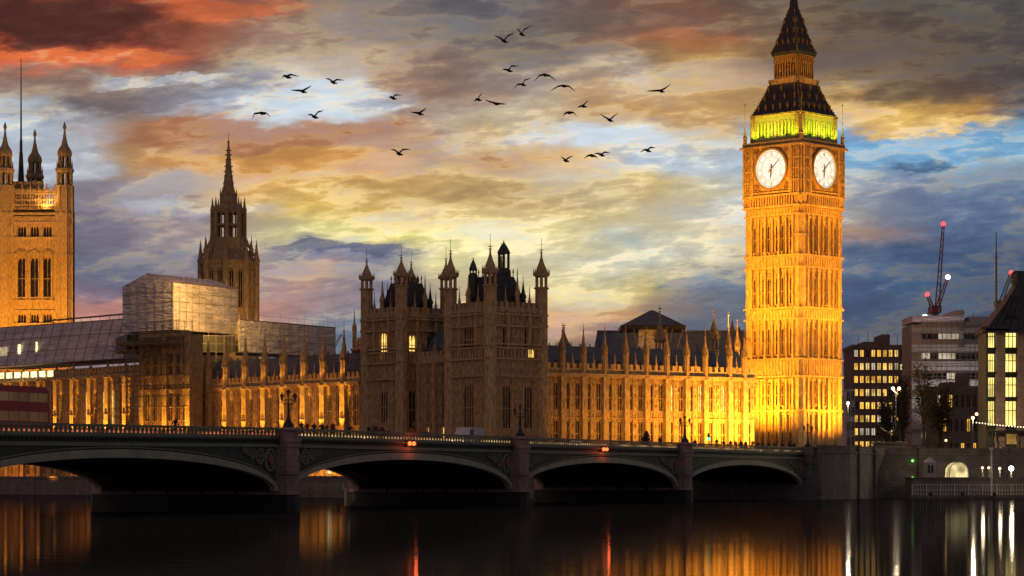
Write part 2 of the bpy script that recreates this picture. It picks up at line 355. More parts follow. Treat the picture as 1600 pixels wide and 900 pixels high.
def turret_profile(mb, cx, cy, r, zb, zt, ztip, lantern=True, n=8, cross=True):
    """octagonal pinnacle turret: shaft, belt, open lantern, ogee cap, finial"""
    H = ztip-zt
    mb.lathe(cx, cy, [(r, zb), (r, zt-H*.42), (r*1.22, zt-H*.40), (r*1.22, zt-H*.36), (r*.92, zt-H*.34)], n)
    if lantern:
        for i in range(4):
            a = math.pi/4*(2*i)+VIEWROT
            x = cx+r*.70*math.cos(a); y = cy+r*.70*math.sin(a)
            mb.lathe(x, y, [(r*.24, zt-H*.345), (r*.24, zt-.02)], 6)
    else: mb.lathe(cx, cy, [(r*.9, zt-H*.345), (r*.9, zt)], n)
    mb.lathe(cx, cy, [(r*.95, zt-.03), (r*1.2, zt+H*.03), (r*1.2, zt+H*.08), (r*.85, zt+H*.12), (r*.80, zt+H*.28), (r*.42, zt+H*.48),
                      (r*.17, zt+H*.66), (r*.12, zt+H*.8), (r*.26, zt+H*.82), (r*.07, zt+H*.86), (r*.04, ztip)], n)
    for i in range(8):                                        # crockets round the belt
        a = math.pi/4*i; mb.lathe(cx+r*1.18*math.cos(a), cy+r*1.18*math.sin(a), [(r*.14, zt+H*.05), (r*.12, zt+H*.16), (.01, zt+H*.3)], 4)
    if cross: mb.box(cx-r*.36, cx+r*.36, cy-.05, cy+.05, ztip-H*.10, ztip-H*.075)
VIEWROT = 0.0
def pinnacle(mb, cx, cy, r, zb, zt, ztip, n=8):
    H = ztip-zt
    mb.lathe(cx, cy, [(r, zb), (r, zt-H*.12), (r*1.3, zt-H*.08), (r*1.3, zt), (r*.9, zt+H*.05), (r*.62, zt+H*.3), (r*.25, zt+H*.7), (r*.3, zt+H*.75), (.02, ztip)], n)
    for i in range(4):
        a = math.pi/2*i+math.pi/4; mb.lathe(cx+r*1.1*math.cos(a), cy+r*1.1*math.sin(a), [(r*.2, zt), (.01, zt+H*.3)], 4)
def battlement(mb, x0, x1, z, h, y0=-.5, y1=-.15, step=1.5):
    mb.box(x0, x1, y0, y1, z, z+h*.5); n = max(1, int((x1-x0)/step)); st = (x1-x0)/n
    for i in range(n): mb.box(x0+st*(i+.2), x0+st*(i+.75), y0, y1, z+h*.5-.001, z+h)

def wing(name, label, pl, pr, zb, zc, tpx, zbelt, ztip, storeys, ww, cols_per_bay=2, roof_h=5, depth=12, lights=3, trans=1,
         litmap=None, tr=.62, parap=1.7, shaftw=1.25, roofmat='slate', midpin=True, group=None, cat='palace wing', zroof=None):
    """a straight palace range: wall, cornices, battlements, window parts, one pinnacled buttress part per bay"""
    d = (pr-pl).normalized(); ln = (pr-pl).length; rz = math.atan2(d.y, d.x)
    root = empty(name, (pl.x, pl.y, zb), rz, label=label, cat=cat, group=group)
    zC = zc-zb
    def px2x(px):                     # along-wall distance where the line of sight of px meets the wall
        m = (px-800)/F; t = (m*pl.y-pl.x)/(d.x-m*d.y); return t
    xs = [px2x(p) for p in tpx]
    st = [(a-zb, b-zb) for a, b in storeys]
    core = MB(); core.box(0, ln, 0, depth, 0, zC-.01); core.build('wall', MT['stone'], root)
    front = MB(); edges = [0]+xs+[ln]; wl = []
    for i in range(len(edges)-1):
        a, b = edges[i], edges[i+1]
        if b-a < 1.2: 
            if b-a > .05: front.box(a, b, -.3, 0, 0, zC)
            continue
        cols = [a+(b-a)*(k+.5)/cols_per_bay+(0 if cols_per_bay == 1 else ((.5 if k == 0 else -.5)*.0)) for k in range(cols_per_bay)] if b-a > 3 else [(a+b)/2]
        w = min(ww, (b-a)*.8/len(cols))
        skin(front, a, b, 0, zC, cols, w, st)
        for c in cols:
            for k, (s0, s1) in enumerate(st): wl.append((c, s0, s1, w, i, k))
    front.build('stone_facing', MT['stone2'], root)
    for k, (s0, s1) in enumerate(st[:-1]):
        cn = MB(); band(cn, 0, ln, s1+.35, .18, .62); cn.build('string_course', MT['stone2'], root)
    cn = MB(); band(cn, 0, ln, zC-.5, .22, .8); band(cn, 0, ln, zC-.3, .45, 1.0)
    cn.build('cornice', MT['stone2'], root)
    pp = MB(); battlement(pp, 0, ln, zC+.16, parap, -.6, -.2, 1.3)
    if midpin:
        for a, b in zip(xs[:-1], xs[1:]): pinnacle(pp, (a+b)/2, -.4, .2, zC, zC+parap+.3, zC+parap+2.1, 4)
    pp.build('parapet', MT['stone2'], root)
    if roof_h:
        rf = MB(); z0 = zC; z1 = zC+roof_h
        rf.add([(0,1.2,z0),(ln,1.2,z0),(ln,depth-1,z0),(0,depth-1,z0),(0,4.2,z1),(ln,4.2,z1),(ln,depth-4,z1),(0,depth-4,z1)],
               [(0,1,5,4),(4,5,6,7),(2,3,7,6),(1,2,6,5),(3,0,4,7)])
        for k in range(int(ln/2.1)):
            x = 1+k*2.1; rf.box(x-.07, x+.07, 4.1, 4.3, z1, z1+.45)
            if k % 2 == 0: rf.box(x, x+.7, 1.9, 3.2, z0+1.6, z0+2.5); 
        rf.build('roof', MT[roofmat], root)
    t = MB(); tb, tt = zbelt-zb, ztip-zb
    t.box(-tr, tr, -1.0, 0, 0, zC-.2); t.lathe(0, -.5, [(tr*.95, zC-.2), (tr*.95, tb)], 8)
    for z in (zC*.33, zC*.62, zC-.4): t.lathe(0, -.5, [(tr*1.32, z), (tr*1.32, z+.2)], 8)
    t.lathe(0, -.5, [(tr*1.2, tb-.25), (tr*1.2, tb+.05)], 8)
    for i in range(8):
        a = math.pi/8+math.pi/4*i; t.lathe(tr*.92*math.cos(a), -.5+tr*.92*math.sin(a), [(.07, zC), (.07, tb)], 4)
    H = tt-tb
    t.lathe(0, -.5, [(tr*.9, tb+.04), (tr*.8, tb+H*.18), (tr*.45, tb+H*.45), (tr*.18, tb+H*.68), (tr*.28, tb+H*.72), (.06, tb+H*.78), (.03, tt)], 8)
    for i in range(8):
        a = math.pi/4*i; t.lathe(tr*1.05*math.cos(a), -.5+tr*1.05*math.sin(a), [(.1, tb), (.01, tb+H*.3)], 4)
    tp = None
    for x in xs:
        if tp is None: tp = t.build('buttress', MT['stone2'], root, (x, 0, 0))
        else: inst(tp, root, (x, 0, 0))
    random.shuffle(wl)
    for n_, (c, s0, s1, w, i, k) in enumerate(wl[:100]):
        pane = litmap(i, k, random.random()) if litmap else 'glass'
        window_proto(w, s1-s0, lights, trans, 'stone2', pane, root, (c, 0, s0))
    if len(wl) > 100:
        mb = MB()
        for (c, s0, s1, w, i, k) in wl[100:]: mb.box(c-w/2+.02, c+w/2-.02, -.10, -.02, s0, s1)
        mb.build('further_windows', MT['glass'], root)['kind'] = 'stuff'
    return root, d, xs

# river front, bright part
PL, PR = XY(283, 503), XY(566, 458)
rv_turrets = [299, 329, 357, 387, 417, 447, 479, 509, 541]
def lm1(i, k, r): return 'winwhite' if (k == 0 and i >= 8 and r < .6) else ('winlit' if r < .04 else 'glass')
wingA, dA, xsA = wing('palace_wing', 'floodlit river range with nine glowing buttresses, left of the dark twin towers', PL, PR, 3.2, 20.6,
     rv_turrets, 24.6, 31.6, [(4.2, 11.2), (12.8, 18.8)], 1.75, 2, 5.6, litmap=lm1, tr=.72)
# far part of river front, under the sheeted roof
PL2, PR2 = XY(-22, 562), XY(283, 503)
def lm2(i, k, r): return 'winlit' if (k == 1 and r < .35) else 'glass'
wingB, dB, xsB = wing('palace_wing', 'far river range with dimmer orange buttresses under the white sheeted roof', PL2, PR2, 3.2, 24.3,
     [-10, 15, 40, 66, 92, 118, 145, 172, 200, 240, 268], 25.6, 27.4, [(4.2, 12.0), (14.4, 21.4)], 1.6, 2, 0, litmap=lm2, tr=.66, midpin=False)
# strip of lit attic windows behind the far range's parapet
# north range up to the clock tower
PL3, PR3 = XY(840, 430), XY(1176, 455)
def lm3(i, k, r):
    if k == 2 and r < .12: return 'winlit'
    if k == 1 and r < .05: return 'winwhite'
    return 'glass'
wingC, dC, xsC = wing('palace_wing', 'long floodlit range glowing brighter towards the clock tower', PL3, PR3, 3.2, 21.0,
     [876, 909, 942, 975, 1007, 1039, 1070, 1099, 1137, 1160], 24.8, 29.6, [(4.0, 8.0), (9.0, 13.2), (15.0, 19.6)], .95, 2, 5.0, lights=2, trans=1, litmap=lm3, tr=.5)
# the taller turret and chimneys on that range
def roofturret(px, Yd, pyb, pybelt, pytip, r, label, m='stone2', name='roof_turret', cat='roof turret', group=None, lantern=True):
    mb = MB(); p = XY(px, Yd); turret_profile(mb, 0, 0, r, 0, ZZ(pybelt, Yd)-ZZ(pyb, Yd), ZZ(pytip, Yd)-ZZ(pyb, Yd), lantern)
    o = mb.build(name, MT[m], None, (p.x, p.y, ZZ(pyb, Yd))); tag(o, label, cat, group); return o
roofturret(1115.5, 456, 620, 530, 482, .95, 'stout orange-lit stone turret on the north range roof, third pinnacle left of the clock tower')
roofturret(1031, 458, 620, 535, 477, .9, 'dark gothic ventilation turret in front of the pyramid scaffold roof')
roofturret(1138, 468, 620, 545, 488, .5, 'slim dark spirelet between the stout turret and the clock tower')
roofturret(1152, 476, 620, 545, 497, .45, 'small dark spirelet closest to the left edge of the clock tower')
roofturret(881, 450, 620, 545, 505, 1.1, 'squat orange brick chimney turret just right of the dark twin towers')
roofturret(1008, 462, 620, 560, 517, .6, 'short dark roof vent left of the pyramid scaffold post')

# ---------------------------------------------------------------- twin pavilion towers
def solve_tower(pxl, pxc, pxr, Yc):
    """near corner position, side length and turn of a square tower from its three visible corners"""
    best = None; X0 = (pxc-800)/F*Yc
    for i in range(1, 900):
        a = R(i*.1); c, q = math.cos(a), math.sin(a)
        ml, mr = (pxl-800)/F, (pxr-800)/F
        s1 = (X0-ml*Yc)/(c+ml*q)
        s2 = (mr*Yc-X0)/(q-mr*c) if abs(q-mr*c) > 1e-6 else 1e9
        e = abs(s1-s2)
        if s2 > 0 and (best is None or e < best[0]): best = (e, s1, a)
    return Vector((X0, Yc)), best[1], best[2]
def pav_tower(label, pxl, pxc, pxr, Yc, pybelt, pytip, zpar, zmid, faces, cupolas, name='pavilion_tower'):
    C, s, a = solve_tower(pxl, pxc, pxr, Yc)
    u = Vector((-math.cos(a), math.sin(a))); v = Vector((math.sin(a), math.cos(a)))
    ang = math.atan2(v.y, v.x)                              # local x along right face, local y along left face (away)
    root = empty(name, (C.x, C.y, 3.2), ang, label=label, cat='tower')
    H = zpar-3.2; Z = lambda z: z-3.2
    mb = MB(); mb.box(0, s, 0, s, 0, H-.02); mb.build('wall', MT['stone'], root)
    zt = ZZ(pybelt, Yc)-3.2; ztip = ZZ(pytip, Yc)-3.2
    # faces: 0 right face (local -y), 1 left face (local -x)
    for fi, spec in enumerate(faces):
        Mx = Matrix.Identity(4) if fi == 0 else Matrix.Translation((0, s, 0)) @ Matrix.Rotation(R(-90), 4, 'Z')
        sk = MB(); sk.M = Mx
        cols, w, st = spec['cols'], spec['w'], [(Z(p), Z(q)) for p, q in spec['st']]
        cols = [c*s for c in cols]
        skin(sk, 0, s, 0, H, cols, w, st, rstep=.75)
        sk.build('stone_facing', MT['stone2'], root)
        for z in (zmid-3.0, zmid-.2, zmid+1.6, zmid+2.2, zpar-2.4, zpar-.5):
            bd = MB(); bd.M = Mx; band(bd, -.6, s+.6, Z(z), .3, .95); bd.build('string_course', MT['stone2'], root)
        bd = MB(); bd.M = Mx
        n = int(s/.8)
        for i in range(n): bd.box(.4+i*.8, .7+i*.8, -.75, 0, Z(zmid)+.1, Z(zmid)+1.6)
        bd.build('blind_arcade', MT['stone2'], root); bd = MB(); bd.M = Mx
        battlement(bd, .3, s-.3, H, 1.7, -.6, -.1, 1.1)
        pinnacle(bd, s*.5, -.35, .34, H-.3, H+3.2, H+7.4 if fi == 0 else H+6.4, 8)
        for q in (.27, .74): pinnacle(bd, s*q, -.35, .22, H-.3, H+1.8, H+4.6, 8)
        for q in (.3, .72): bd.box(s*q-.3, s*q+.3, -.8, -.3, Z(zmid)+2, H+.1)
        bd.build('parapet', MT['stone2'], root)
        for ci, c in enumerate(cols):
            for k, (z0, z1) in enumerate(st):
                pane = spec.get('lit', {}).get((ci, k), 'glass')
                loc = Mx @ Vector((c, 0, z0))
                window_proto(w, z1-z0, spec.get('n', 2), 1, 'stone2', pane, root, loc, 0 if fi == 0 else R(-90))
    proto = None
    global VIEWROT
    VIEWROT = -ang+math.atan2(C.y, C.x)
    for (x, y) in ((0, 0), (s, 0), (0, s), (s, s)):
        if proto is None:
            t = MB(); turret_profile(t, 0, 0, 1.08, 0, zt, ztip)
            for z in (Z(zmid), Z(zmid)+2, H-2.2, H-.4): t.lathe(0, 0, [(1.22, z), (1.22, z+.3)], 8)
            for i in range(8):
                b = math.pi/8+math.pi/4*i; t.lathe(.98*math.cos(b), .98*math.sin(b), [(.1, 0), (.1, H+3)], 4)
            t.tube((0, 0, ztip-.1), (0, 0, ztip+1.6), .035, 4)
            proto = t.build('corner_turret', MT['stone2'], root, (x, y, 0), -ang*0)
        else: inst(proto, root, (x, y, 0))
    rf = MB(); c0 = s/2
    rf.frus(c0, c0, s*.38, s*.38, H-.5, s*.20, s*.20, H+6.2)
    for (qx, qy, hh) in ((.2, .2, 5.6), (.8, .2, 4.8), (.2, .8, 5.2), (.62, .12, 4.2), (.12, .55, 4.6)):
        rf.lathe(s*qx, s*qy, [(.5, H-.3), (.45, H+hh-2.2), (.6, H+hh-2.0), (.3, H+hh-1.2), (.06, H+hh+.6), (.03, H+hh+1.6)], 6)
    for i in range(5):
        for j in (0, 4):
            xx = c0-s*.19+s*.095*i; yy = c0-s*.19+s*.095*j
            rf.lathe(xx, yy, [(.09, H+6.1), (.06, H+6.8), (.14, H+6.9), (.02, H+7.6)], 4)
            rf.lathe(yy, xx, [(.09, H+6.1), (.06, H+6.8), (.14, H+6.9), (.02, H+7.6)], 4)
    rf.build('roof', MT['iron'], root)
    for (cx, cy, r, zb_, zt_) in cupolas:
        cp = MB(); 
        cp.lathe(cx*s, cy*s, [(r*1.25, H+zb_-3), (r*1.1, H+zb_), (r*.8, H+zb_+.4)], 8)
        for i in range(4):
            b = VIEWROT+math.pi/2*i; cp.lathe(cx*s+r*.7*math.cos(b), cy*s+r*.7*math.sin(b), [(r*.2, H+zb_+.3), (r*.2, H+zt_-2.2)], 4)
        cp.lathe(cx*s, cy*s, [(r, H+zt_-2.3), (r, H+zt_-2), (r*.55, H+zt_-1.1), (r*.15, H+zt_-.5), (.03, H+zt_)], 8)
        cp.build('cupola', MT['iron'], root)
    return root, C, s, a
towB = pav_tower('nearer right-hand one of the two dark gothic pavilion towers, one small lit window', 704, 766, 846, 418, 428, 381, 30.6, 23.0,
  [dict(cols=[.30, .72], w=1.9, st=[(6, 10.6), (11.6, 18.6), (24.6, 28.2)], n=3, lit={}),
   dict(cols=[.5], w=3.0, st=[(6, 10.6), (11.6, 19.0), (24.4, 28.4)], n=4)], [(.25, .75, .7, 6.5, 9.6), (.75, .62, 1.1, 7.5, 12.6)])
towA = pav_tower('farther left dark gothic pavilion tower with tall yellow lit window on its left face', 573, 627, 697, 438, 433, 396, 31.0, 23.2,
  [dict(cols=[.22, .62], w=1.6, st=[(6, 10.6), (12.0, 18.6), (24.6, 28.0)], n=2, lit={(0, 2): 'winlit', (0,0): 'winlit', (1,0): 'winorange'}),
   dict(cols=[.55], w=2.2, st=[(5.6, 12), (13.0, 18.6), (24.0, 28.6)], n=3, lit={(0, 2): 'winlit', (0, 0): 'winorange'})], [(.4, .6, .6, 5.5, 8)])
# small lit window of nearer tower: low sill of right face upper storey
rB, CB, sB, aB = towB
window_proto(1.4, 1.5, 3, 0, 'stone2', 'winlit', rB, (sB*.72, -.78, 23.0-3.2+.25), 0)
# linking block between and behind the two towers, and the lower left corner block
def block(name, label, pts, zb, zt, cat, mat_='stone', roof=None, cols=None):
    root = empty(name, (pts[0][0], pts[0][1], zb), 0, label=label, cat=cat)
    mb = MB(); mb.prism([(p[0]-pts[0][0], p[1]-pts[0][1]) for p in pts], 0, zt-zb); mb.build('wall', MT[mat_], root)
    return root
CA = towA[1]
a0 = XY(640, 441); a1 = XY(757, 424)
lk, dl, _ = wing('palace_link', 'recessed dark link building between the twin pavilion towers with three lit ground windows', a0, a1, 3.2, 23.2,
     [660, 684, 708, 735], 25.0, 27.2, [(8.0, 12.2), (13.2, 18.0), (19.4, 21.6)], .9, 1, 5.5, depth=9, lights=2, tr=.3, parap=1.6, cat='palace block', midpin=False,
     litmap=lambda i, k, r: 'winlit' if (k == 0 and i in (1, 2, 3)) else 'glass')
b0 = XY(556, 470); b1 = XY(577, 458)
bl, _, _ = wing('palace_stair_turret', 'narrow dark stair block at the left end of the twin towers, ending in one pinnacle', b0, b1, 3.2, 27.0,
     [558], 30.4, 34.5, [(22, 26)], .8, 1, 0, depth=5, lights=1, tr=.35, cat='stair block', midpin=False)
# ---------------------------------------------------------------- clock tower
C, S, A = solve_tower(1166.5, 1251.5, 1314, 470)
kx = .1175
def zt(py): return ZZ(py, 470)
uu = Vector((-math.cos(A), math.sin(A))); vv = Vector((math.sin(A), math.cos(A)))
ang = math.atan2(vv.y, vv.x); ZB = 6.9
ct = empty('clock_tower', (C.x, C.y, ZB), ang, label='tall floodlit gothic clock tower with two white glowing dials', cat='clock tower')
def zz(py): return zt(py)-ZB
FACES = [Matrix.Identity(4), Matrix.Translation((0, S, 0)) @ Matrix.Rotation(R(-90), 4, 'Z'),
         Matrix.Translation((S, 0, 0)) @ Matrix.Rotation(R(90), 4, 'Z'), Matrix.Translation((S, S, 0)) @ Matrix.Rotation(R(180), 4, 'Z')]
core = MB(); core.box(.02, S-.02, .02, S-.02, 0, zz(300)); core.build('wall', MT['towerstone'], ct)
bw = 1.25     # corner buttress half-ish width
for fi, Mx in enumerate(FACES):
    f = MB(); f.M = Mx
    stages = [(706, 643), (640, 589), (560, 498), (481, 417), (398, 334)]
    x0, x1 = bw+.25, S-bw-.25; n = 3; bwid = (x1-x0)/n
    for si, (pb, pt) in enumerate(stages):
        z0, z1 = zz(pb), zz(pt)
        for k in range(n+1):                                   # main ribs
            x = x0+bwid*k; f.box(x-.22, x+.22, -.62, 0, z0, z1-.05)
        for k in range(n):
            for q in (.0,):
                xa = x0+bwid*k+.22; xb = xa+bwid-.44; m = (xa+xb)/2
                f.box(m-.12, m+.12, -.46, 0, z0, z1-.05)
                for s_ in (-1, 1):
                    c = m+s_*(xb-xa)/4
                    f.box(c-.05, c+.05, -.16, 0, z0, z1-1.0)
                    # cusped head over each panel
                    f.add([(c-.5,-.26,z1-.2),(c+.5,-.26,z1-.2),(c+.42,-.26,z1-.7),(c,-.26,z1-.35),(c-.42,-.26,z1-.7),
                           (c-.5,0,z1-.2),(c+.5,0,z1-.2),(c+.42,0,z1-.7),(c,0,z1-.35),(c-.42,0,z1-.7)],
                          [(0,1,2,3,4),(5,6,7,8,9),(0,1,6,5),(1,2,7,6),(2,3,8,7),(3,4,9,8),(4,0,5,9)])
    for pb, pt in ((588, 561), (497, 482), (416, 399), (333, 322)):  # panelled bands
        z0, z1 = zz(pb), zz(pt); f.box(.8, S-.8, -.35, 0, z0, z1)
        m = int((S-2.4)/.72)
        for i in range(m+1):
            x = 1.2+(S-2.4)*i/m; f.box(x-.13, x+.13, -.50, -.352, z0+.2, z1-.2)
    f.build('stone_facing', MT['stone2'], ct)
    for py, d in ((642, .45), (588.5, .75), (561, .6), (498, .6), (481, .75), (417, .6), (398.5, .75), (334, .6), (321, .95)):
        g = MB(); g.M = Mx; g.box(-.25, S+.25, -d*.75, 0, zz(py)-.02, zz(py)+.32)
        if d > .7:
            for i in range(14): x = .3+(S-.6)*i/13; g.box(x-.1, x+.1, -d*.75+.05, 0, zz(py)+.3, zz(py)+.75)
        g.build('string_course', MT['stone2'], ct)
    # slit windows
    if fi < 2:
        for si, (pb, pt) in enumerate(stages):
            for k in range(n):
                for s_ in (-1, 1):
                    c = x0+bwid*(k+.5)+s_*(bwid-.44)/4+.28*s_
                    h = (zz(pt)-zz(pb))*(.66 if si else .4)
                    loc = Mx @ Vector((c, -.03, zz(pb)+.9))
                    window_proto(.46, h, 1, 1, 'stone2', 'glass', ct, loc, 0 if fi == 0 else R(-90))
# corner buttress turrets
bt = MB(); bt.lathe(0, 0, [(1.28, 0), (1.28, zz(643)), (1.12, zz(640)), (1.12, zz(322))], 8)
for i in range(8):
    a_ = math.pi/8+i*math.pi/4; bt.lathe(1.1*math.cos(a_), 1.1*math.sin(a_), [(.12, 0), (.12, zz(322))], 4)
for py in (706, 675, 643, 615, 588.5, 561, 530, 498, 481, 450, 417, 398.5, 366, 334): bt.lathe(0, 0, [(1.34, zz(py)-.05), (1.34, zz(py)+.25)], 8)
bt.build('corner_buttress', MT['stone2'], ct, (.75, .75, 0)); bp = bt.build('corner_buttress', MT['stone2'], ct, (S-.75, .75, 0))
inst(bp, ct, (.75, S-.75, 0)); inst(bp, ct, (S-.75, S-.75, 0))
# clock stage: corbelled out
O = .45
cs = MB(); c0 = S/2
cs.frus(c0, c0, S/2+.1, S/2+.1, zz(322), S/2+O, S/2+O, zz(316)); cs.box(-O+.02, S+O-.02, -O+.02, S+O-.02, zz(316), zz(226))
cs.box(-O-.5, S+O+.5, -O-.5, S+O+.5, zz(226), zz(222.5)); cs.box(-O-.1, S+O+.1, -O-.1, S+O+.1, zz(222.5), zz(216))
cs.build('clock_stage', MT['towerstone'], ct)
for fi, Mx in enumerate(FACES):
    Mx = Mx @ Matrix.Translation((0, -O, 0)); rz = (0, R(-90), R(90), R(180))[fi]
    f = MB(); f.M = Mx
    z0, z1 = zz(302), zz(226); xm = S/2; hw = 4.35; zc = zz(260)
    # arcade under the dial
    f.box(-.2, S+.2, -.45, 0, zz(303.5), zz(300.5)); f.box(-.2, S+.2, -.35, 0, zz(321), zz(318))
    for i in range(17):
        x = 1.5+(S-3)*i/16; f.box(x-.13, x+.13, -.3, 0, zz(318), zz(303.5))
    for x in (xm-hw, xm+hw): f.box(x-.28, x+.28, -.45, 0, zz(300), z1)
    f.box(xm-hw, xm+hw, -.4, 0, zc+4.15, zc+4.4)
    f.box(xm-hw, xm+hw, -.4, 0, zc-4.5, zc-4.2)
    f.box(xm-hw, xm+hw, -.12, 0, zc-4.2, zc+4.2)
    for x in (.75, S-.75):
        for dx in (-.7, -.25, .25, .7): f.box(x+dx-.1, x+dx+.1, -.42, 0, zz(300), z1)
        for py in (245, 262, 280): f.box(x-.9, x+.9, -.36, 0, zz(py)-.15, zz(py)+.15)
    f.build('stone_facing', MT['stone2'], ct)
    if fi > 1: continue
    sq = MB()                                                  # gilt ring and spandrel ornament
    Rd = 3.55
    def ring(mb, cx, cz, r0, r1, y0, y1, n=48):
        vs = []; fs = []
        for i in range(n):
            a_ = 2*math.pi*i/n; c_, s_ = math.cos(a_), math.sin(a_)
            vs += [(cx+r0*c_, y0, cz+r0*s_), (cx+r1*c_, y0, cz+r1*s_), (cx+r1*c_, y1, cz+r1*s_), (cx+r0*c_, y1, cz+r0*s_)]
        for i in range(n):
            j = (i+1) % n
            for k in range(4): fs.append((i*4+k, j*4+k, j*4+(k+1) % 4, i*4+(k+1) % 4))
        mb.add(vs, fs)
    sq.M = None
    ring(sq, 0, 0, Rd-.02, Rd+.32, -.42, 0)
    for sx in (-1, 1):
        for sz in (-1, 1):
            ring(sq, sx*3.45, sz*3.45, .42, .62, -.22, 0, 16); ring(sq, sx*3.45, sz*3.45, .08, .22, -.25, 0, 10)
            sq.bar((sx*2.75, -.15, sz*4.1), (sx*4.1, -.15, sz*2.75), .1, .1)
    loc = Mx @ Vector((xm, -.13, zc))
    dialframe = sq.build('dial_ring', MT['gold'], ct, loc, rz)
    dl_ = MB(); dl_.add([(Rd*math.cos(2*math.pi*i/48), -.06, Rd*math.sin(2*math.pi*i/48)) for i in range(48)]+[(Rd*math.cos(2*math.pi*i/48), .06, Rd*math.sin(2*math.pi*i/48)) for i in range(48)],
         [tuple(range(48)), tuple(range(48, 96))]+[(i, (i+1) % 48, 48+(i+1) % 48, 48+i) for i in range(48)])
    dial = dl_.build('dial', MT['dial'] if 'dial' in MT else lit('opal_dial', (1, .92, .72), 1.08, .08, .6), ct, loc, rz); MT['dial'] = dial.data.materials[0]
    mk = MB(); ring(mk, 0, 0, 2.2, 2.26, -.10, -.062); ring(mk, 0, 0, 3.22, 3.3, -.10, -.062); ring(mk, 0, 0, .5, .56, -.10, -.062, 20)
    for i in range(60):
        a_ = math.pi/30*i; mk.bar((3.28*math.sin(a_), -.08, 3.28*math.cos(a_)), (3.5*math.sin(a_), -.08, 3.5*math.cos(a_)), .03 if i % 5 else .09, .04)
    for i in range(12):
        a_ = math.pi/6*(i+.5); mk.bar((.56*math.sin(a_), -.08, .56*math.cos(a_)), (2.2*math.sin(a_), -.08, 2.2*math.cos(a_)), .03, .03)
    ROM = ['XII', 'I', 'II', 'III', 'IIII', 'V', 'VI', 'VII', 'VIII', 'IX', 'X', 'XI']
    for i, s_ in enumerate(ROM):
        a_ = math.pi/6*i; wd = {'I': .16, 'V': .34, 'X': .36}; tot = sum(wd[c] for c in s_); x = -tot/2
        e1 = Vector((math.cos(a_), 0, -math.sin(a_))); e2 = Vector((math.sin(a_), 0, math.cos(a_)))
        def P(xx, rr): return e1*xx+e2*rr+Vector((0, -.08, 0))
        for c in s_:
            xa, xb = x+.03, x+wd[c]-.03; m_ = (xa+xb)/2
            if c == 'I': mk.bar(P(m_, 2.4), P(m_, 3.1), .075, .04)
            if c == 'V': mk.bar(P(xa, 3.1), P(m_, 2.4), .08, .04); mk.bar(P(xb, 3.1), P(m_, 2.4), .05, .035)
            if c == 'X': mk.bar(P(xa, 3.1), P(xb, 2.4), .08, .04); mk.bar(P(xb, 3.1), P(xa, 2.4), .05, .035)
            x += wd[c]
    mko = mk.build('numerals', MT['numeral'] if 'numeral' in MT else mat('dial_ironwork', (.45, .36, .2), .5), dial); MT['numeral'] = mko.data.materials[0]
    def hand(ang_, ln_, w_, y):
        h = MB(); e2 = Vector((math.sin(ang_), 0, math.cos(ang_))); b_ = Vector((math.cos(ang_), 0, -math.sin(ang_)))
        o_ = Vector((0, y, 0)); pts = [-e2*.9-b_*w_*.6, -e2*.9+b_*w_*.6, b_*w_+e2*.2, b_*w_*.8+e2*ln_*.6, e2*ln_, -b_*w_*.8+e2*ln_*.6, -b_*w_+e2*.2]
        n_ = len(pts); h.add([p+o_ for p in pts]+[p+o_+Vector((0, .05, 0)) for p in pts], [tuple(range(n_)), tuple(range(n_, 2*n_))]+[(i, (i+1) % n_, n_+(i+1) % n_, n_+i) for i in range(n_)])
        return h
    hm = MT.get('hand') or mat('hand_copper', (.16, .09, .03), .4, .3); MT['hand'] = hm
    hand(R(49), 3.2, .10, -.24).build('minute_hand', hm, dial); hand(R(184), 2.0, .17, -.18).build('hour_hand', hm, dial)
# gallery pinnacles at the clock stage corners
for (x, y) in ((-O+.25, -O+.25), (S+O-.25, -O+.25), (-O+.25, S+O-.25), (S+O-.25, S+O-.25)):
    p_ = MB(); p_.lathe(0, 0, [(.35, zz(222)), (.35, zz(208)), (.5, zz(207)), (.3, zz(204)), (.1, zz(192)), (.05, zz(186))], 8)
    p_.tube((0, 0, zz(188)), (0, 0, zz(150)), .04, 4); p_.box(-.3, .3, -.03, .03, zz(154), zz(153))
    p_.build('pinnacle', MT['stone2'], ct, (x, y, 0))
# belfry stage
ins = .62
bf = MB(); z0, z1 = zz(216), zz(176)
bf.box(ins+1.4, S-ins-1.4, ins+1.4, S-ins-1.4, z0, z1)
bf.build('belfry_core', mat('belfry_inner_wall', (.3, .3, .12), .8), ct)
for fi, Mx in enumerate(FACES):
    f = MB(); f.M = Mx @ Matrix.Translation((0, ins, 0))
    f.box(ins+.2, S-ins-.2, -.1, .35, z0, z0+1.0); f.box(ins+.2, S-ins-.2, -.1, .45, z1-.9, z1)
    n = 12
    for i in range(n+1):
        x = ins+.9+(S-2*ins-1.8)*i/n; wv = .2 if i % 2 else .26
        f.box(x-wv, x+wv, -.15, .35, z0+1.0, z1-.9)
        if i < n:
            xm_ = x+(S-2*ins-1.8)/n/2
            f.add([(xm_-.42, .0, z1-1.0), (xm_+.42, .0, z1-1.0), (xm_+.3, .0, z1-1.5), (xm_, .0, z1-1.15), (xm_-.3, .0, z1-1.5),
                   (xm_-.42, .3, z1-1.0), (xm_+.42, .3, z1-1.0), (xm_+.3, .3, z1-1.5), (xm_, .3, z1-1.15), (xm_-.3, .3, z1-1.5)],
                  [(0,1,2,3,4),(5,6,7,8,9),(1,2,7,6),(2,3,8,7),(3,4,9,8),(4,0,5,9)])
    f.build('belfry_arcade', MT['belf'] if 'belf' in MT else mat('belfry_stone', (.45, .42, .2), .8, nscale=2), ct)
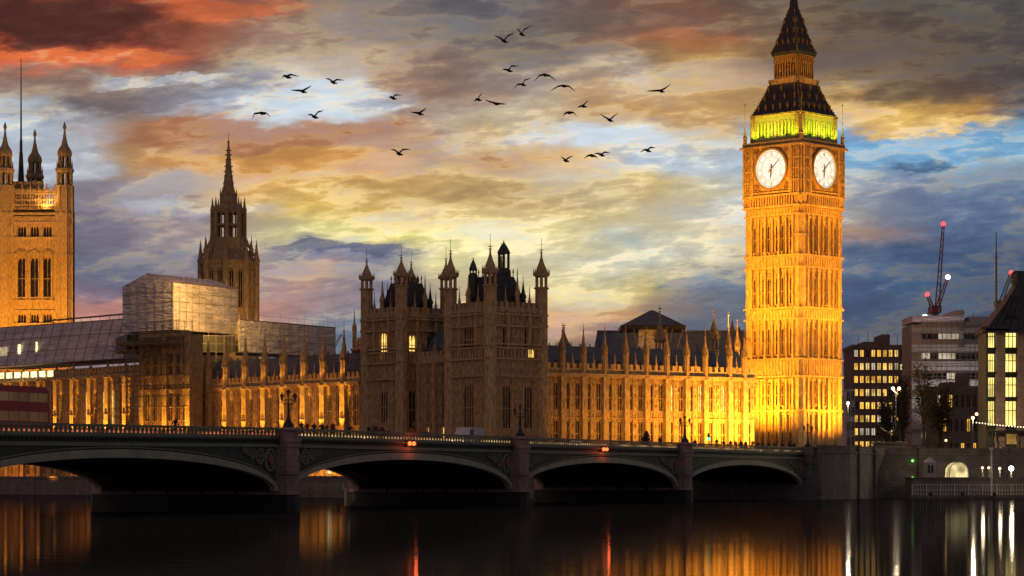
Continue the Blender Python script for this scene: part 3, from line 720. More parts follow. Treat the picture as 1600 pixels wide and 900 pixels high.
for (x, y) in ((1.2, 1.2), (S-1.2, 1.2), (1.2, S-1.2), (S-1.2, S-1.2)):
    p_ = MB(); p_.lathe(0, 0, [(.95, z0), (.95, z1+.1)], 8)
    for i in range(8): a_ = math.pi/8+i*math.pi/4; p_.lathe(.93*math.cos(a_), .93*math.sin(a_), [(.1, z0), (.1, z1)], 4)
    p_.build('belfry_pier', MT['stone2'], ct, (x, y, 0))
# roofs
def sqroof(name, prof, m):
    mb = MB(); n_ = len(prof)
    for (w0, p0), (w1, p1) in zip(prof[:-1], prof[1:]): mb.frus(c0, c0, w0, w0, zz(p0), w1, w1, zz(p1))
    return mb.build(name, m, ct)
hp = 1/ kx / (153/ (S*2))       # metres of half side per picture pixel of half width
def hwid(pxw): return pxw*(S/153.0)    # full px width of both faces -> side half
half = lambda pxw: pxw/150.0*S/2*1.0
sqroof('eaves', [(half(134), 178), (half(141), 174), (half(141), 171.5)], MT['stone2'])
sqroof('lower_roof', [(half(134), 172), (half(115), 158), (half(100), 145), (half(87), 133), (half(77), 122)], MT['iron'])
sqroof('lantern_gallery', [(half(77), 122), (half(81), 118), (half(81), 114)], MT['stone2'])
lc = MB(); lc.box(c0-half(40), c0+half(40), c0-half(40), c0+half(40), zz(114), zz(74)); lc.build('lantern_core', MT['glass'], ct)
q = half(62)/1.0
for k in range(4):
    Mx = Matrix.Translation((c0, c0, 0)) @ Matrix.Rotation(R(90*k), 4, 'Z')
    f = MB(); f.M = Mx
    f.box(-q, q, -q, -q+.3, zz(116), zz(109)); f.box(-q, q, -q-.05, -q+.35, zz(88), zz(76)); f.box(-q*1.1, q*1.1, -q*1.1, -q+.3, zz(77), zz(73))
    for i in range(9): x = -q+.15+(2*q-.3)*i/8; f.box(x-.11, x+.11, -q-.1, -q+.2, zz(109), zz(88))
    for i in range(12): x = -q+.1+(2*q-.2)*i/11; f.box(x-.06, x+.06, -q-.2, -q, zz(87), zz(77))
    f.build('lantern_arcade', MT['gold2'] if 'gold2' in MT else mat('gilded_ironwork', (.36, .22, .08), .5, .3, nscale=3), ct)
    MT['gold2'] = bpy.data.materials['gilded_ironwork']
sqroof('upper_spire', [(half(70), 76), (half(73), 71), (half(58), 58), (half(42), 38), (half(28), 18), (half(15), 0), (half(8), -30), (half(4), -50), (half(1), -66)], MT['iron'])
# dormers and crockets on both roofs
def prof_w(prof, py):
    for (w0, p0), (w1, p1) in zip(prof[:-1], prof[1:]):
        if p1 <= py <= p0: return w0+(w1-w0)*(p0-py)/(p0-p1)
LOW = [(half(134), 172), (half(115), 158), (half(100), 145), (half(87), 133), (half(77), 122)]; UPP = [(half(73), 71), (half(58), 58), (half(42), 38), (half(28), 18), (half(15), 0)]
for prof, rows, sz in ((LOW, [(165, 6), (148, 4), (134, 3)], .62), (UPP, [(58, 4), (40, 3), (24, 2)], .5)):
    s_ = .22*sz; dproto = None; f = MB()
    f.box(-s_, s_, -.12, .9, 0, .9*sz)
    f.add([(-s_*1.4, -.2, .9*sz), (s_*1.4, -.2, .9*sz), (0, -.2, 2.0*sz), (-s_*1.4, 1, .9*sz), (s_*1.4, 1, .9*sz), (0, 1.3, 2.0*sz)],
          [(0,1,2),(3,4,5),(0,1,4,3),(1,2,5,4),(2,0,3,5)])
    for k in range(4):
        Mk = Matrix.Translation((c0, c0, 0)) @ Matrix.Rotation(R(90*k), 4, 'Z')
        for py, n_ in rows:
            w_ = prof_w(prof, py)
            for i in range(n_):
                loc = Mk @ Vector((-w_*.8+1.6*w_*i/max(1, n_-1), -w_, zz(py)))
                if dproto is None: dproto = f.build('dormer', MT['gold2'], ct, loc, R(90*k))
                else: inst(dproto, ct, loc, R(90*k))
        h = MB(); h.M = Matrix.Translation((c0, c0, 0)) @ Matrix.Rotation(R(90*k+45), 4, 'Z')
        for (w0, p0), (w1, p1) in zip(prof[:-1], prof[1:]):
            h.bar((w0*1.414+.05, 0, zz(p0)), (w1*1.414+.05, 0, zz(p1)), .22*sz, .22*sz)
            for t in (.2, .5, .8): ww_ = (w0+(w1-w0)*t)*1.414+.1; h.ball((ww_+.1, 0, zz(p0+(p1-p0)*t)), .2*sz, 6, 4)
        h.build('hip_crockets', MT['gold2'], ct)
# belfry and lantern lamps (green-yellow in the belfry, amber above)
def onface(fi, x, out, z):
    p = FACES[fi] @ Vector((x, -out, z)); return ct.matrix_basis @ p
ct_m = Matrix.Translation(ct.location) @ Matrix.Rotation(ang, 4, 'Z')
def onface(fi, x, out, z): return (ct_m @ (FACES[fi] @ Vector((x, -out, z)))).to_tuple()
for fi in (0, 1):
    for q_ in (.15, .38, .62, .85):
        lamp('SPOT', onface(fi, S*q_, 1.0, z0+.3), 850, (.72, 1, .02), onface(fi, S*q_, -.2, z1), 120, .8, .15, 'belfry_lamp')
    lamp('SPOT', onface(fi, S*.5, -1.2, zz(113)), 260, (1, .45, .08), onface(fi, S*.5, -3.2, zz(80)), 120, .8, .2, 'lantern_lamp'); lamp('SPOT', onface(fi, S*.5, 3.0, zz(118)), 900, (1, .45, .08), onface(fi, S*.5, -2.5, zz(90)), 100, .8, .2, 'lantern_lamp')
    lamp('SPOT', onface(fi, S*.5, .9, zz(222)+.6), 500, (1, .5, .12), onface(fi, S*.5, -3, zz(130)), 80, .9, .2, 'roof_lamp')
# tower floods; upper ones added in mid-air to brighten shaft and clock stage
lamp('SPOT', onface(1, S*.45, 8.0, zt(665)-ZB), 52000, AMBER, onface(1, S*.5, 0, zz(540)), 150, .9, .5, 'tower_flood')
lamp('SPOT', onface(0, S*.6, 8.0, zt(675)-ZB), 58000, AMBER, onface(0, S*.5, 0, zz(545)), 150, .9, .5, 'tower_flood')
lamp('SPOT', onface(1, S*.3, 26, 30), 80000, AMBER, onface(1, S*.5, 0, zz(380)), 80, .8, 1, 'tower_flood')
lamp('SPOT', onface(0, S*.8, 26, 24), 60000, AMBER, onface(0, S*.5, 0, zz(400)), 80, .8, 1, 'tower_flood')
for fi in (0, 1):
    lamp('SPOT', onface(fi, S*.5, 12, zz(380)), 13500, AMBER, onface(fi, S*.5, 0, zz(262)), 95, .9, .4, 'tower_flood')
    lamp('SPOT', onface(fi, S*.5, 12, zz(520)), 19000, AMBER, onface(fi, S*.5, 0, zz(440)), 120, .9, .4, 'tower_flood')
# ---------------------------------------------------------------- bridge
P0 = Vector((-22.1, 247.0)); DD = Vector((.409, .9125)); NN = Vector((-.9125, .409)); SP = 55.0; BW = 20.0
bang = math.atan2(DD.y, DD.x)
BR = Matrix.Translation((P0.x, P0.y, 0)) @ Matrix.Rotation(bang, 4, 'Z')     # local x along, y across (away)
def ztop(x):
    t = x/SP
    pts = [(-3, 7.0), (-2, 7.3), (-1, 7.74), (0, 8.18), (1, 8.14), (2, 8.16), (3, 8.13), (4, 8.1)]
    for (a, za), (b, zb) in zip(pts[:-1], pts[1:]):
        if t <= b: return za+(zb-za)*(max(t, a)-a)/(b-a)
    return pts[-1][1]
def bpos(x, y, z): return (BR @ Vector((x, y, z)))
br = empty('road_bridge', (P0.x, P0.y, 0), bang, label='long low arched road bridge in dull green iron crossing the river', cat='bridge')
XS = -2*SP; XE = 3*SP+1
def strip(mb, x0, x1, n, y0, y1, dz0, dz1):
    """bar following the bridge's gentle camber between two heights below parapet top"""
    for i in range(n):
        a = x0+(x1-x0)*i/n; b = x0+(x1-x0)*(i+1)/n; za, zb = ztop(a), ztop(b)
        mb.add([(a,y0,za+dz0),(b,y0,zb+dz0),(b,y1,zb+dz0),(a,y1,za+dz0),(a,y0,za+dz1),(b,y0,zb+dz1),(b,y1,zb+dz1),(a,y1,za+dz1)],
               [(0,3,2,1),(4,5,6,7),(0,1,5,4),(1,2,6,5),(2,3,7,6),(3,0,4,7)])
mb = MB(); strip(mb, XS, XE+60, 7, .5, BW-.5, -1.55, -1.1); mb.build('road_deck', MT['asphalt'], br)
mb = MB(); strip(mb, XS, XE, 5, .5, 3.6, -1.098, -.96); strip(mb, XS, XE, 5, BW-3.6, BW-.5, -1.098, -.96); mb.build('pavement', MT['pave'], br)
mb = MB()
for k in range(int((XE-XS)/6)): strip(mb, XS+k*6, XS+k*6+2.5, 1, BW/2-.08, BW/2+.08, -1.096, -1.092)
mb.build('lane_marking', MT['white'], br)
hw = SP/2-1.0
glow = lit('added_road_glow', (1, .6, .25), .55, .95, .3)
glowred = lit('added_road_glow_red', (1, .25, .1), .5, .8, .35)
for k in range(-2, 3):
    xa, xb = k*SP+1.0, (k+1)*SP-1.0; xc = (xa+xb)/2
    for side, (yf, sg) in enumerate(((0, 1), (BW, -1))):
        # coping, pierced parapet, dentilled cornice, fascia
        p = MB(); strip(p, xa-.2, xb+.2, 4, yf-.18*sg, yf+.34*sg, -.22, 0); strip(p, xa, xb, 4, yf-.05*sg, yf+.25*sg, -1.0, -.72)
        if side == 0 and k >= -1:
            n = 76
            for i in range(n):
                x = xa+(xb-xa)*(i+.5)/n; z = ztop(x); w_ = (xb-xa)/n
                p.add([(x-w_*.17, yf-.03, z-.72), (x+w_*.17, yf-.03, z-.72), (x+w_*.36, yf-.03, z-.42), (x+w_*.12, yf-.03, z-.21), (x-w_*.12, yf-.03, z-.21), (x-w_*.36, yf-.03, z-.42),
                       (x-w_*.17, yf+.04, z-.72), (x+w_*.17, yf+.04, z-.72), (x+w_*.36, yf+.04, z-.42), (x+w_*.12, yf+.04, z-.21), (x-w_*.12, yf+.04, z-.21), (x-w_*.36, yf+.04, z-.42)],
                      [(0,1,2,3,4,5),(6,7,8,9,10,11)]+[(j,(j+1)%6,6+(j+1)%6,6+j) for j in range(6)])
        else: strip(p, xa, xb, 4, yf, yf+.2*sg, -.72, -.2)
        p.build('parapet', MT['bridge'], br)
        c = MB(); strip(c, xa-.3, xb+.3, 4, yf-.35*sg, yf+.5*sg, -1.16, -1.0); strip(c, xa, xb, 4, yf-.02*sg, yf+.5*sg, -1.55, -1.16)
        if side == 0 and k >= -1:
            for i in range(90):
                x = xa+(xb-xa)*(i+.5)/90; z = ztop(x); c.box(x-.14, x+.14, yf-.22, yf-.021, z-1.34, z-1.163)
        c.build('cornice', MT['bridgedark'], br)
        fa = MB(); strip(fa, xa, xb, 4, yf-.12*sg, yf+.45*sg, -1.86, -1.552); fa.build('fascia', MT['bridge'], br)
    if k >= -1:
        ls = MB(); strip(ls, xa+.4, xb-.4, 4, .10, .13, -.70, -.48)  # added glowing strip, standing in for headlights seen through the parapet
        ls.build('added_glow_strip', glow if k != -1 else glowred, br)
    # arch: springing 2.4, crown under the fascia
    zs = 2.1; ztc = ztop(xc); zcr = ztc-2.15
    rise = zcr-zs; n = 40
    th = [math.pi*i/n for i in range(n+1)]
    def ell(off, t):
        # slightly pointed-off ellipse
        return (xc-(hw+off*.9)*math.cos(t), zs+(rise+off)*math.sin(t))
    inner = [ell(-.72, t) for t in th]; outer = [ell(.0, t) for t in th]
    for side, (yf, sg) in enumerate(((0, 1), (BW, -1))):
        ri = MB(); vs = []; y0, y1 = yf-.14*sg, yf+.5*sg
        for (xi, zi), (xo, zo) in zip(inner, outer): vs += [(xi, y0, zi), (xo, y0, zo), (xo, y1, zo), (xi, y1, zi)]
        ri.add(vs, [(i*4+j, (i+1)*4+j, (i+1)*4+(j+1) % 4, i*4+(j+1) % 4) for i in range(n) for j in range(4)])
        mid = [ell(-.28, t) for t in th]; 
        ri.build('arch_rib', MT['bridgehi'], br)
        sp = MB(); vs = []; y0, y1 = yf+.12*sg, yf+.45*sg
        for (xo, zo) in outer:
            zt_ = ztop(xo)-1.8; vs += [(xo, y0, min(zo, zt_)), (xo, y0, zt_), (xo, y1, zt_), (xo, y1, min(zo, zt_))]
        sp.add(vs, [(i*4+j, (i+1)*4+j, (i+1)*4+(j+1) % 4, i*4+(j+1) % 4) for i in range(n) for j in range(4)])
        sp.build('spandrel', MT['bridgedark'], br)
        if side == 0 and k >= -1:
            tr_ = MB(); shd = []
            for sx in (-1, 1):
                xe = xc+sx*hw
                r_ = 1.15; px_ = xe-sx*1.45; pz = ztop(xe)-1.95-r_
                for q_ in range(5):
                    def rg(mb_, cx, cz, r0, r1, y0, y1, n_=24):
                        vs = []
                        for i in range(n_):
                            a_ = 2*math.pi*i/n_; c_, s_ = math.cos(a_), math.sin(a_)
                            vs += [(cx+r0*c_, y0, cz+r0*s_), (cx+r1*c_, y0, cz+r1*s_), (cx+r1*c_, y1, cz+r1*s_), (cx+r0*c_, y1, cz+r0*s_)]
                        mb_.add(vs, [(i*4+j_, ((i+1) % n_)*4+j_, ((i+1) % n_)*4+(j_+1) % 4, i*4+(j_+1) % 4) for i in range(n_) for j_ in range(4)])
                    rg(tr_, px_, pz, r_*.8, r_*.97, -.06, .10)
                    for a_ in range(4):
                        b_ = math.pi/4+a_*math.pi/2
                        rg(tr_, px_+r_*.42*math.cos(b_), pz+r_*.42*math.sin(b_), r_*.24, r_*.34, -.03, .10, 12)
                    if q_ == 0: shd.append((px_, pz))
                    nx = px_-sx*(r_+r_*.72); r2 = r_*.70; px_ = nx; pz = ztop(xe)-1.95-r2; r_ = r2
                tr_.box(xe-.28 if sx > 0 else xe, xe if sx > 0 else xe+.28, -.10, .12, zs+.6, ztop(xe)-1.87)
                # thin raised line following the rib
            for (xo, zo), (xp, zp) in zip(outer[:-1], outer[1:]):
                if zo > zs+.9 and zp > zs+.9: tr_.bar((xo, -.05, zo+.18), (xp, -.05, zp+.18), .12, .1)
            tr_.build('tracery', MT['bridge'], br)
            for (sx_, sz_) in shd:
                sh = MB(); pts = [(-.42, .5), (.42, .5), (.42, -.05), (0, -.62), (-.42, -.05)]
                sh.add([(sx_+a, -.16, sz_+b) for a, b in pts]+[(sx_+a, .06, sz_+b) for a, b in pts], [(0,1,2,3,4),(5,6,7,8,9)]+[(j,(j+1)%5,5+(j+1)%5,5+j) for j in range(5)])
                sh.build('shield', MT['shield'] if 'shield' in MT else mat('painted_shield', (.35, .10, .10), .6, nscale=3, namt=.6), br); MT['shield'] = bpy.data.materials['painted_shield']
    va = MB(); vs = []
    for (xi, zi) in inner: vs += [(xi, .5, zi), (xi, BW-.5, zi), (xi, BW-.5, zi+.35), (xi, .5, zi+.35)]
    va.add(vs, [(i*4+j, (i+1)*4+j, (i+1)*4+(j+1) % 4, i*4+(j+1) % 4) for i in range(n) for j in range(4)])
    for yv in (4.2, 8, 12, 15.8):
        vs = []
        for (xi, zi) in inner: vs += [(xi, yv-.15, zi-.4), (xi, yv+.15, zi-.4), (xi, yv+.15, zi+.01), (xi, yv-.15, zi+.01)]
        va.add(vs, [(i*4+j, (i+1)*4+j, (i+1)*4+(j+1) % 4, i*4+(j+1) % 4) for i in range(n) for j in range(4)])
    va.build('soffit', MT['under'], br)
# piers
pr = MB(); pb = MB()
def octo(x, w, l0, l1): c_ = .55; return [(x-w, l0+c_), (x-w+c_, l0), (x+w-c_, l0), (x+w, l0+c_), (x+w, l1-c_), (x+w-c_, l1), (x-w+c_, l1), (x-w, l1-c_)]
pm = MB(); pm.prism(octo(0, 1.0, -1.5, BW+1.5), 1.75, 6.35); pm.prism(octo(0, 1.22, -1.8, BW+1.8), 3.7, 4.05); pm.prism(octo(0, 1.12, -1.66, BW+1.66), 1.75, 1.95)
pm.prism(octo(0, 1.1, -1.62, .3), 6.35, 6.95); 
cap = MB(); cap.prism(octo(0, 1.15, -1.7, .5), 0, .35); cap.prism(octo(0, 1.0, -1.5, .4), .35, 1.15); cap.prism(octo(0, 1.2, -1.75, .55), 1.15, 1.4)
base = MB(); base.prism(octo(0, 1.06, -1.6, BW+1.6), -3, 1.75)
p1 = c1 = b1_ = None
for k in range(-2, 3):
    x = k*SP
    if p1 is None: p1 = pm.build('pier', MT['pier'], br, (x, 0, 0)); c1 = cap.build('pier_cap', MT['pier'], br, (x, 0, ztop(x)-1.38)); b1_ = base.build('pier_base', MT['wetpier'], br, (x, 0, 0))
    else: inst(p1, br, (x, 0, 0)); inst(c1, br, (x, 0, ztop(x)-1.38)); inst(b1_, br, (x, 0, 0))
ab = MB(); ab.box(3*SP-1.2, 3*SP+6, -1.6, BW+1.6, -3, 6.9); ab.box(3*SP-1.4, 3*SP+14, -1.75, .4, 6.9, 8.2); ab.box(3*SP-1.4, 3*SP+6.2, -1.9, BW+1.9, 5.6, 5.9)
ab.build('abutment', MT['bankwall'], br)
# navigation lamps under the crown
redm = lit('red_navigation_light', (1, .13, .03), 3.2, .05)
for i, (px_, py_, lab) in enumerate(((637, 693, 'pair of red navigation lamps on the crown of the near left arch'), (940, 702, 'pair of red navigation lamps on the crown of the next arch to the right'))):
    m = (px_-800)/F; q0 = P0; t = (m*q0.y-q0.x)/(DD.x-m*DD.y); x = t; z = ZZ(py_, (q0+DD*t).y)
    r_ = empty('navigation_light', bpos(x, -.4, z), bang, label=lab, cat='signal lamp')
    for dx in (-.55, .55):
        g = MB(); g.ball((dx*.9, -.1, 0), .22, 10, 6); g.build('lamp_lens', redm, r_, smooth=True)
    h = MB(); h.box(-.9, .9, .04, .26, -.3, .3); h.build('housing', MT['black'], r_)
    lamp('POINT', bpos(x, -1.0, z-.1), 60, (1, .12, .03), radius=.2, name='red_lamp')
# triple lanterns
def bridge_lamp():
    r_ = empty('street_lamp', (0, 0, 0))
    b_ = MB(); b_.lathe(0, 0, [(.55, 0), (.5, .35), (.28, .55), (.2, .9), (.13, 1.1), (.1, 2.2), (.15, 2.3), (.08, 2.4), (.07, 3.0)], 10); b_.build('post', MT['black'], r_)
    a_ = MB()
    for s_ in (-1, 1):
        a_.tube((0, 0, 2.35), (s_*.35, 0, 2.2), .045, 6); a_.tube((s_*.35, 0, 2.2), (s_*.62, 0, 2.45), .045, 6); a_.tube((s_*.62, 0, 2.45), (s_*.62, 0, 2.6), .05, 6)
        a_.tube((0, 0, 2.75), (s_*.5, 0, 2.6), .03, 6)
    a_.build('bracket', MT['black'], r_)
    for x, z in ((-.62, 2.6), (.62, 2.6), (0, 3.0)):
        l_ = MB(); l_.lathe(x, 0, [(.1, z), (.19, z+.42), (.19, z+.43)], 8); g_ = l_.build('lantern', MT['lantern'] if 'lantern' in MT else mat('lantern_glass', (.12, .10, .08), .2), r_); MT['lantern'] = g_.data.materials[0]
        h_ = MB(); h_.lathe(x, 0, [(.24, z+.43), (.2, z+.52), (.06, z+.66), (.02, z+.85)], 8); h_.build('cap', MT['black'], g_)
    return r_
bl0 = bridge_lamp()
for i, (k, lab) in enumerate(((0, 'dark triple-lantern lamp standard on the leftmost bridge pier in view'), (1, 'dark triple-lantern lamp standard on the bridge pier below the pavilion towers'), (2, 'dark triple-lantern lamp standard on the bridge pier before the long lit range'), (3, 'dark triple-lantern lamp standard at the bridge end below the clock tower'))):
    o = bl0 if i == 0 else copy_tree(bl0)
    o.location = bpos(k*SP, -.6, ztop(k*SP)+.02); o.rotation_euler.z = R(8); tag(o, lab, 'street lamp', 'triple lanterns along the bridge parapet')
# ---------------------------------------------------------------- water, banks
def grid(name, poly, z0, z1, m, kind='structure'):
    mb = MB(); mb.prism(poly, z0, z1); o = mb.build(name, m); tag(o, kind=kind); return o
wm = bpy.data.materials.new('river_water'); wm.use_nodes = True; t = wm.node_tree; b = t.nodes['Principled BSDF']
b.inputs['Base Color'].default_value = (.006, .007, .008, 1); b.inputs['Roughness'].default_value = .045; b.inputs['IOR'].default_value = 1.33; b.inputs['Specular Tint'].default_value = (.42, .42, .46, 1)
tc_ = t.nodes.new('ShaderNodeTexCoord'); mp = t.nodes.new('ShaderNodeMapping'); mp.inputs['Scale'].default_value = (.25, .5, 1); t.links.new(tc_.outputs['Object'], mp.inputs[0])
n_ = t.nodes.new('ShaderNodeTexNoise'); n_.inputs['Scale'].default_value = 1.1; n_.inputs['Detail'].default_value = 5; t.links.new(mp.outputs[0], n_.inputs[0])
bp_ = t.nodes.new('ShaderNodeBump'); bp_.inputs['Strength'].default_value = .11; bp_.inputs['Distance'].default_value = .08; t.links.new(n_.outputs['Fac'], bp_.inputs['Height']); t.links.new(bp_.outputs[0], b.inputs['Normal'])
t.nodes.remove(b); gl = t.nodes.new('ShaderNodeBsdfGlossy'); gl.inputs['Roughness'].default_value = .05; gl.inputs['Color'].default_value = (.26, .26, .29, 1); t.links.new(bp_.outputs[0], gl.inputs['Normal'])
df = t.nodes.new('ShaderNodeBsdfDiffuse'); df.inputs['Color'].default_value = (.02, .022, .022, 1); ad_ = t.nodes.new('ShaderNodeAddShader')
t.links.new(gl.outputs[0], ad_.inputs[0]); t.links.new(df.outputs[0], ad_.inputs[1]); t.links.new(ad_.outputs[0], t.nodes['Material Output'].inputs['Surface'])
wt = MB(); wt.add([(-3000, -600, 0), (3000, -600, 0), (3000, 9000, 0), (-3000, 9000, 0)], [(0, 1, 2, 3)]); tag(wt.build('water', wm), kind='structure')
edge = [(-900, 1480), (-230, 685), (-34.5, 450), (-14, 428), (-6, 406), (24, 404), (46, 396)]
grid('river_terrace_ground', edge+[(60, 440), (200, 1500), (2900, 8000), (-2900, 8000)], -3, 3.2, MT['ground'])
grid('street_ground', [(23, 408), (47, 396.5), (53, 405), (63, 435), (900, 440), (2900, 2000), (2900, 8100), (0, 8100), (0, 486), (23, 470)], -3, 6.9, MT['pave'])
# river wall below the terrace
rw = MB()
for (a, b_) in zip(edge[:-1], edge[1:]):
    a = Vector(a); b_ = Vector(b_); d = (b_-a).normalized(); n2 = Vector((d.y, -d.x)); ln = (b_-a).length
    rw.M = Matrix.Translation((a.x, a.y, 0)) @ Matrix.Rotation(math.atan2(d.y, d.x), 4, 'Z'); rw.box(0, ln, -.4, .3, -3, 3.4); rw.box(0, ln, -.6, .4, 3.4, 3.75)
tag(rw.build('river_wall', MT['bankwall']), 'long dim stone river wall under the palace terrace, seen beneath the arches', 'wall')
ew = MB()
for (a, b_) in (((47.5, 396.6), (53, 405)), ((53, 405), (63, 434.9)), ((63, 434.9), (300, 437))):
    a = Vector(a); b_ = Vector(b_); d = (b_-a).normalized(); ln = (b_-a).length
    ew.M = Matrix.Translation((a.x, a.y, 0)) @ Matrix.Rotation(math.atan2(d.y, d.x), 4, 'Z'); ew.box(0, ln, -.5, .4, -3, 7.3); ew.box(0, ln, -.7, .5, 7.3, 7.6); ew.box(0, ln, -.4, .3, 7.6, 8.3); ew.box(0, ln, -.55, .42, 8.3, 8.5)
    for k in range(int(ln/14)): ew.box(6+k*14, 7.2+k*14, -.9, .5, -3, 8.7)
tag(ew.build('embankment_wall', MT['bankwall']), 'granite embankment wall with coping along the right bank', 'wall')
# mooring pile behind the first arch
mp_ = MB(); q_ = XY(541, 311); mp_.lathe(0, 0, [(.28, -1), (.24, 2.2)], 8); mp_.box(-.45, -.25, -.15, .15, 2.0, 2.75); mp_.box(.25, .45, -.15, .15, 2.0, 2.75); mp_.box(-.4, .4, -.18, .18, 1.95, 2.15)
o = mp_.build('mooring_pile', MT['pole'], None, (q_.x, q_.y, 0)); tag(o, 'pale forked mooring pile standing in the water behind the left arch', 'mooring post')
lamp('SPOT', (q_.x+1, q_.y-9, 1.0), 90, (1, .75, .5), (q_.x, q_.y, 1.5), 40, .5, .2, 'pile_lamp')
# ---------------------------------------------------------------- great square tower, far left
VY = 720.0; vk = VY/F
def vz(py): return ZZ(py, VY)
vt = empty('great_square_tower', (*XY(8, VY), 3.2), 0, label='massive square gothic tower with flagpole at the far left edge', cat='tower')
vw = 93*vk; VZ = lambda py: vz(py)-3.2
mb = MB(); mb.box(0, vw, .3, vw, 0, VZ(322)); mb.build('wall', MT['stone'], vt)
f = MB(); 
f.M = Matrix.Translation((0, .3, 0))
cols = [vw*(.5+(i-1)*.215) for i in range(3)]
skin(f, 1.5, vw-1.5, VZ(640), VZ(338), cols, 2.5, [(VZ(505), VZ(490)), (VZ(464), VZ(402)), (VZ(372), VZ(353))], dep=.8, rstep=1.2)
for c in cols:                                            # deep arched surrounds of the tall windows
    for s_ in (-1, 1): f.box(c+s_*1.25-.2, c+s_*1.25+.2, -1.2, -.8, VZ(470), VZ(402))
    for i in range(6):
        a0_, a1_ = math.pi*i/6, math.pi*(i+1)/6
        f.bar((c-1.25*math.cos(a0_), -1.0, VZ(402)+1.9*math.sin(a0_)), (c-1.25*math.cos(a1_), -1.0, VZ(402)+1.9*math.sin(a1_)), .4, .4)
for i in range(14): 
    x = 1.9+(vw-3.8)*i/13; f.box(x-.1, x+.1, -1.0, -.8, VZ(398), VZ(374)); f.box(x-.12, x+.12, -1.05, -.8, VZ(350), VZ(340))
f.build('stone_facing', MT['stone2'], vt)
b_ = MB()
for py, d in ((508, 1.3), (488, 1.2), (472, 1.4), (396, 1.0), (374, 1.3), (350, 1.1), (336, 1.6), (328, 1.2)): b_ = MB(); b_.box(1, vw-1, -d+.3, .3, VZ(py), VZ(py)+.6); b_.build('string_course', MT['stone2'], vt)
pp = MB()
for i in range(18):                                       # tall pierced parapet
    x = 1.8+(vw-3.6)*i/17; pp.box(x-.12, x+.12, -.9, -.5, VZ(328), VZ(303)); 
    if i % 3 == 1: pp.lathe(x, -.7, [(.3, VZ(328)), (.3, VZ(300)), (.4, VZ(299)), (.05, VZ(286))], 6)
for py in (322, 314, 304): pp.box(1.5, vw-1.5, -.95, -.45, VZ(py), VZ(py)+.45)
battlement(pp, 1.5, vw-1.5, VZ(303), 1.3, -.9, -.5, 1.4)
pp.box(1.5, vw*.62, 2, 2.4, VZ(322), VZ(282)); 
pp.build('parapet', MT['stone2'], vt)
for i, c in enumerate(cols):
    window_proto(2.5, VZ(402)-VZ(464), 2, 1, 'stone2', 'glass', vt, (c, .3, VZ(464)))
    for dx in (-.0,): window_proto(2.5, VZ(353)-VZ(372), 3, 0, 'stone2', 'glass', vt, (c, .3, VZ(372)))
    window_proto(2.5, VZ(490)-VZ(505), 3, 0, 'stone2', 'glass', vt, (c, .3, VZ(505)))
tt = MB(); r0 = 14*vk
VIEWROT = 0
tt.lathe(0, 0, [(r0, 0), (r0, VZ(338)), (r0*1.08, VZ(337)), (r0*1.08, VZ(333)), (r0*.96, VZ(332)), (r0*.96, VZ(293)), (r0, VZ(292)), (r0, VZ(290))], 8)
for i in range(8):
    a_ = math.pi/8+i*math.pi/4
    tt.lathe(r0*.98*math.cos(a_), r0*.98*math.sin(a_), [(.28, 0), (.28, VZ(290))], 4)
    tt.lathe(r0*.78*math.cos(a_), r0*.78*math.sin(a_), [(.42, VZ(290)), (.42, VZ(268))], 4)
    tt.lathe(r0*.86*math.cos(a_), r0*.86*math.sin(a_), [(.2, VZ(266)), (.2, VZ(258)), (.02, VZ(250))], 4)
    tt.lathe(r0*.62*math.cos(a_), r0*.62*math.sin(a_), [(.36, VZ(262)), (.36, VZ(243))], 4)
for z0_ in (500, 470, 440, 400, 372, 350): tt.lathe(0, 0, [(r0*1.06, VZ(z0_)), (r0*1.06, VZ(z0_-3))], 8)
tt.lathe(0, 0, [(r0*.95, VZ(270)), (r0*1.05, VZ(268)), (r0*1.05, VZ(264)), (r0*.8, VZ(262))], 8)
tt.lathe(0, 0, [(r0*.72, VZ(244)), (r0*.82, VZ(243)), (r0*.82, VZ(238)), (r0*.68, VZ(233)), (r0*.42, VZ(228)), (r0*.26, VZ(220)), (r0*.14, VZ(210)), (r0*.09, VZ(203)), (r0*.2, VZ(200)), (r0*.18, VZ(197)), (.05, VZ(190))], 8)
tp_ = tt.build('corner_turret', MT['stone2'], vt, (0, 0, 0)); inst(tp_, vt, (vw, 0, 0)); 
inst(tp_, vt, (30*vk*1.03, vw*.9, 0)); 
fp = MB(); fx = 16*vk; fp.lathe(fx, vw/2, [(.45, VZ(330)), (.4, VZ(215)), (.28, VZ(210)), (.1, VZ(84))], 8); fp.lathe(fx, vw/2, [(1.3, VZ(322)), (.5, VZ(232))], 8); fp.build('flagpole', MT['iron'], vt)

